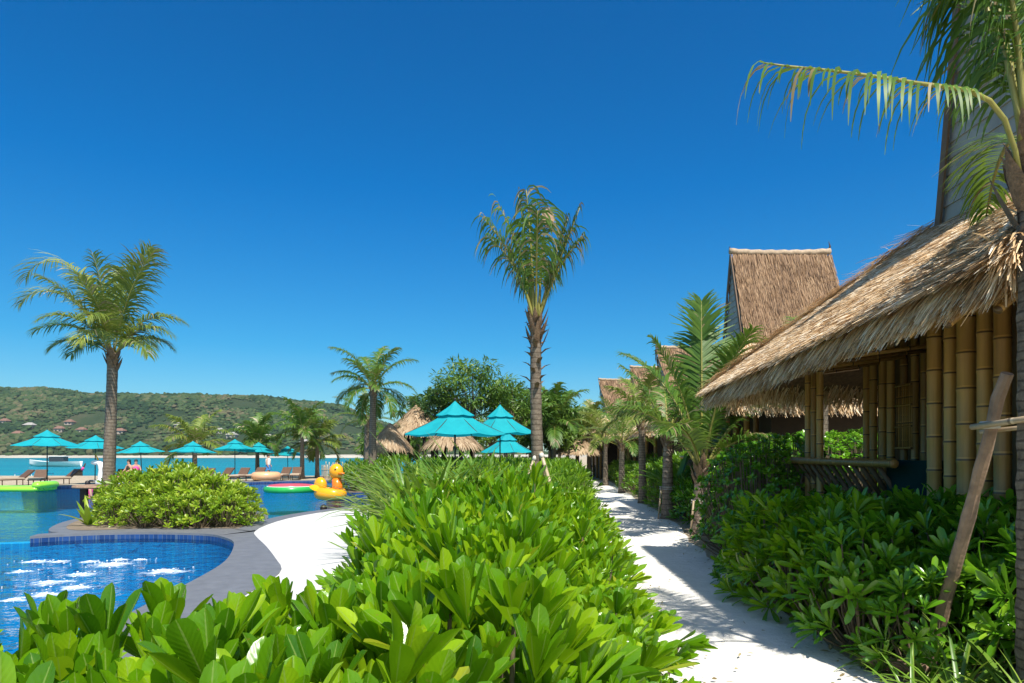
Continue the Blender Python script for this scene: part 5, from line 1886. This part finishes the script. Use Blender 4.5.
fill(protos_near, 1.4, 4.4, .46, 'glossy beach cabbage shrub in the foreground hedge left of the path', 'foreground hedge shrubs', inset=.34, hfun=hf)
for x, y, s, lb in ((-1.5, 1.95, .9, 'outermost foreground hedge shrub, nearest the jet pool at the left edge'), (-.98, 1.75, .91, 'foreground hedge shrub in the bottom left, second from the jet pool'), (-1.05, 1.3, .94, 'foreground hedge shrub filling the very bottom left corner')):
    put(protos_near[0], (x, y, 0), lb, 'foreground hedge shrubs', scale=(.9, .9, s))
fill(protos_mid, 4.9, 13.5, .62, 'beach cabbage shrub of the long hedge between deck and path', 'middle hedge shrubs', inset=.4, hfun=hf)
fill(protos_far, 14.2, 48, 1.35, 'green shrub of the hedge strip near the far end of the path', 'far hedge shrubs', inset=.6)

# island bushes
M['lime2'] = M['lime']
pl = [shrub('island_bush', 1.25, .85, 90, .22, .065, 9, 4, M['lime'], nw=2, spread=(.05, .85), bend=.4, jz=.09, fold=.35) for _ in range(2)]
isl_n = {True: [0], False: [0]}; isl_m = [0]
for px, Y, s in ((118, 17.6, .8), (140, 17.0, .92), (163, 17.0, .98), (188, 16.9, 1.0), (212, 16.8, .95), (236, 16.8, .75), (130, 18.6, .95), (155, 18.8, 1.05), (182, 18.8, 1.08), (206, 18.6, 1.05), (228, 18.2, .9), (118, 16.4, .6), (145, 15.95, .62), (172, 15.95, .66), (200, 15.95, .66), (226, 16.1, .6), (245, 16.4, .5)):
    put(pl[rng.integers(2)], ((px - 512) / FPX * Y, Y, 0), 'yellow green bush of the pool island, %s from the left in its %s row' % (ORD[isl_n[Y > 18][0]], 'back' if Y > 18 else 'front') if Y > 18 or Y < 16.5 else 'yellow green bush of the pool island, %s from the left in its middle row' % ORD[isl_m[0]], 'bushes of the pool island', 'bush', (s, s, s * rng.uniform(.78, 1.02)))
    if 16.5 <= Y <= 18: isl_m[0] += 1
    else: isl_n[Y > 18][0] += 1


# blade plants
def blades(name, n, L, Wd, mat, up=(.15, 1.0), ns=6, bend=1.1, r0=.06, zbase=0):
    root = empty(name)
    g = Geo()
    for i in range(n):
        az = i * 2.4 + rng.normal(0, .2)
        inc = rng.uniform(*up)
        d = Vector((math.cos(az) * math.sin(inc), math.sin(az) * math.sin(inc), math.cos(inc)))
        nr = Vector((-math.cos(az) * math.cos(inc), -math.sin(az) * math.cos(inc), math.sin(inc)))
        add_leaf(g, (r0 * math.cos(az), r0 * math.sin(az), zbase), d, nr, L * rng.uniform(.7, 1.15), Wd * rng.uniform(.8, 1.2), ns, 'blade', bend * rng.uniform(.3, 1.4), .35, nw=2)
    g.build('leaves', mat, root)
    return root


bp = [blades('spider_lily', 34, .95, .055, M['blade'], (.1, .95)) for _ in range(2)]
for n_, (px, py, Y, s) in enumerate(sorted(((395, 470, 11.5, 1.5), (418, 468, 11.0, 1.6), (440, 466, 10.5, 1.6), (462, 470, 11.2, 1.55), (428, 466, 12.6, 1.6), (480, 468, 12, 1.6), (405, 480, 9.8, 1.3), (450, 466, 13.5, 1.6), (500, 470, 11.2, 1.5), (385, 490, 10.8, 1.2), (412, 480, 9.2, 1.45), (436, 475, 9.4, 1.5), (458, 470, 9.0, 1.5), (478, 475, 9.6, 1.5), (496, 480, 9.2, 1.4), (424, 480, 8.4, 1.35), (468, 470, 13, 1.6)))):
    put(bp[rng.integers(2)], ((px - 512) / FPX * Y, Y, .62), 'spider lily with long pale blades below the teal parasols, %s from the left' % ORD[n_], 'spider lilies in the hedge', 'plant', s)
bq = [blades('banana_plant', 11, 1.25, .2, M['hedge_far'], (.1, .7), bend=.8, r0=.05) for _ in range(1)]
put(bq[0], (.2, 11.3, .6), 'broad leaved plant at the foot of the middle palm', None, 'plant', .9)
put(bq[0], (5.0, 21.0, .5), 'broad bright banana leaves behind the wrapped young palms', None, 'plant', 1.3)
br = [blades('grass_clump', 34, .62, .032, M['blade'], (.1, 1.15), bend=1.4, r0=.04) for _ in range(2)]
for n_, (x, y, s) in enumerate(sorted(((2.75, 4.15, 1), (3.0, 3.95, 1.1), (2.55, 4.35, .8), (3.2, 4.25, 1.1), (2.9, 3.6, 1.0), (3.3, 4.8, 1.0), (3.0, 4.6, .9), (2.6, 3.75, .85), (3.05, 5.0, .8), (2.85, 5.3, .6)), key=lambda q: q[0])):
    put(br[rng.integers(2)], (x, y, 0.02), 'arching grassy blade clump in the lower right corner, %s from the left' % ORD[n_], 'blade clumps at the lower right', 'plant', s)
bs_ = blades('agave', 9, .8, .13, M['lime'], (.5, 1.15), bend=.5)
put(bs_, (-10.15, 16.4, 0.02), 'spiky yellow leaved plant at the left tip of the pool island', None, 'plant', 1.0)

# right hand shrubs
pr = [shrub('path_shrub', 1.12, .6, 72, .26, .056, 11, 5, M['dark'], nw=2, spread=(.1, .95), bend=.6, jz=.1, fold=.35) for _ in range(3)]
pg = [shrub('path_shrub', 1.12, .6, 72, .26, .056, 11, 5, M['hedge'], nw=2, spread=(.1, .95), bend=.6, jz=.1, fold=.35) for _ in range(2)]
tall = [shrub('tall_shrub', 1.75, .8, 150, .09, .05, 9, 3, M['dark'], 'ellip', nw=2, spread=(.2, 1.3)) for _ in range(2)]
cnt_ = [-1, -1]
for x, y, s, k in sorted(((3.35, 5.9, .9, 0), (3.9, 5.6, 1.0, 0), (3.45, 6.6, 1.0, 1), (4.0, 6.4, 1.05, 0), (3.4, 7.3, .98, 1), (3.95, 7.2, 1.02, 0), (3.4, 8.0, .95, 1), (3.95, 8.0, 1.0, 0), (3.5, 8.8, .9, 0), (4.4, 5.9, 1.05, 0), (4.5, 7.0, .9, 0),
                   (4.0, 4.9, .95, 0), (4.4, 5.2, 1.0, 0), (3.9, 4.1, .85, 0), (4.3, 8.7, .9, 0), (3.45, 5.3, .7, 0), (3.75, 9.3, .9, 1)), key=lambda q: q[1]):
    x -= .3 if x < 3.6 else .1
    P_ = pg if k else pr
    cnt_[k] += 1
    put(P_[rng.integers(len(P_))], (x, y, 0), ('dark glossy shrub under the nearest hut eave, %s counted outward from the camera' if not k else 'bright beach cabbage shrub between path and nearest hut, %s from the near end') % ORD[cnt_[k]], 'shrubs under the nearest hut' if not k else 'bright shrubs beside the nearest hut', 'shrub', (s, s, s))
for n_, (x, y, s) in enumerate(sorted(((3.7, 10.0, 1.0), (3.75, 10.9, 1.05), (4.3, 10.2, 1.0), (4.3, 11.2, 1.15), (3.9, 11.9, 1.0), (4.6, 12.3, 1.1), (4.1, 12.8, .85), (4.9, 13.4, 1.1), (5.4, 12.6, 1.2), (4.6, 9.6, .75), (5.7, 13.6, 1.15), (6.3, 13.2, 1.2), (6.9, 13.8, 1.25)), key=lambda q: q[1])):
    put(tall[rng.integers(2)], (x, y, 0), 'tall small leaved bush by the far corner of the nearest hut, %s from the front' % ORD[n_], 'small leaved bushes by the nearest hut', 'bush', s)
TENS = ORD + ['twenty ' + o for o in ORD[:9]]


def rlab(i, dx):
    return '%s, %s one away from us' % ('rounded shrub edging the right side of the path' if dx < 1 else 'rounded shrub in the row behind the right path edge', TENS[i])


for i in range(26):
    y = 13.6 + i * 1.35
    x = np.interp(y, [p[1] for p in PATH_R], [p[0] for p in PATH_R])
    for dx, s in ((.65, .9), (1.9, 1.15)):
        if abs(y - 14.6) < .9 and dx < 1:
            continue
        put(protos_far[rng.integers(2)] if i > 3 else pr[rng.integers(3)], (x + dx + rng.normal(0, .1), y, 0), rlab(i, dx), 'shrubs along the right of the path', 'shrub', s * rng.uniform(.85, 1.1))
# planted bed by the duck
for n_, (x, y, s) in enumerate(sorted(((-5.6, 30, .9), (-6.6, 30.2, .9), (-7.5, 30.2, .7), (-6.1, 31.3, 1.1), (-5.1, 30.6, 1.1), (-7.1, 31.2, 1.0), (-5.4, 29.4, .7)), key=lambda q: q[0])):
    put(protos_far[rng.integers(2)], (x, y, .1), 'shrub on the dark kerbed bed behind the duck float, %s from the left' % ORD[n_], 'shrubs behind the duck float', 'shrub', s)
spots = []
for i in range(22):
    x, y = -8.5 + rng.random() * 9.5, 30.5 + rng.random() * 14
    if x < -4.5 and y < 47:
        x += 4
    spots.append((x / y, x, y))
for i, (_, x, y) in enumerate(sorted(spots)):
    put(protos_far[rng.integers(2)], (x, y, 0), 'green shrub among the straw pavilions behind the pool, %s from the left' % TENS[i], 'shrubs among the straw pavilions', 'shrub', rng.uniform(.8, 1.25))
for o in PROTOS:
    if o.name not in used:
        for c in list(o.children):
            bpy.data.objects.remove(c)
        bpy.data.objects.remove(o)

# thin sea air between the camera and the hills
hm = bpy.data.materials.new('haze')
hm.use_nodes = True
hm.node_tree.nodes.clear()
ho = hm.node_tree.nodes.new('ShaderNodeOutputMaterial')
hv = hm.node_tree.nodes.new('ShaderNodeVolumePrincipled')
hv.inputs['Color'].default_value = (0.75, 0.86, 1.0, 1)
hv.inputs['Density'].default_value = 0.0001
hv.inputs['Anisotropy'].default_value = 0.3
hm.node_tree.links.new(hv.outputs[0], ho.inputs['Volume'])
g = Geo()
box(g, -1300, 950, -40, 1300, -2.7, 125)
tag(g.build('haze', hm, None, False), 'thin bluish sea haze in front of the hills', 'haze', kind='stuff')
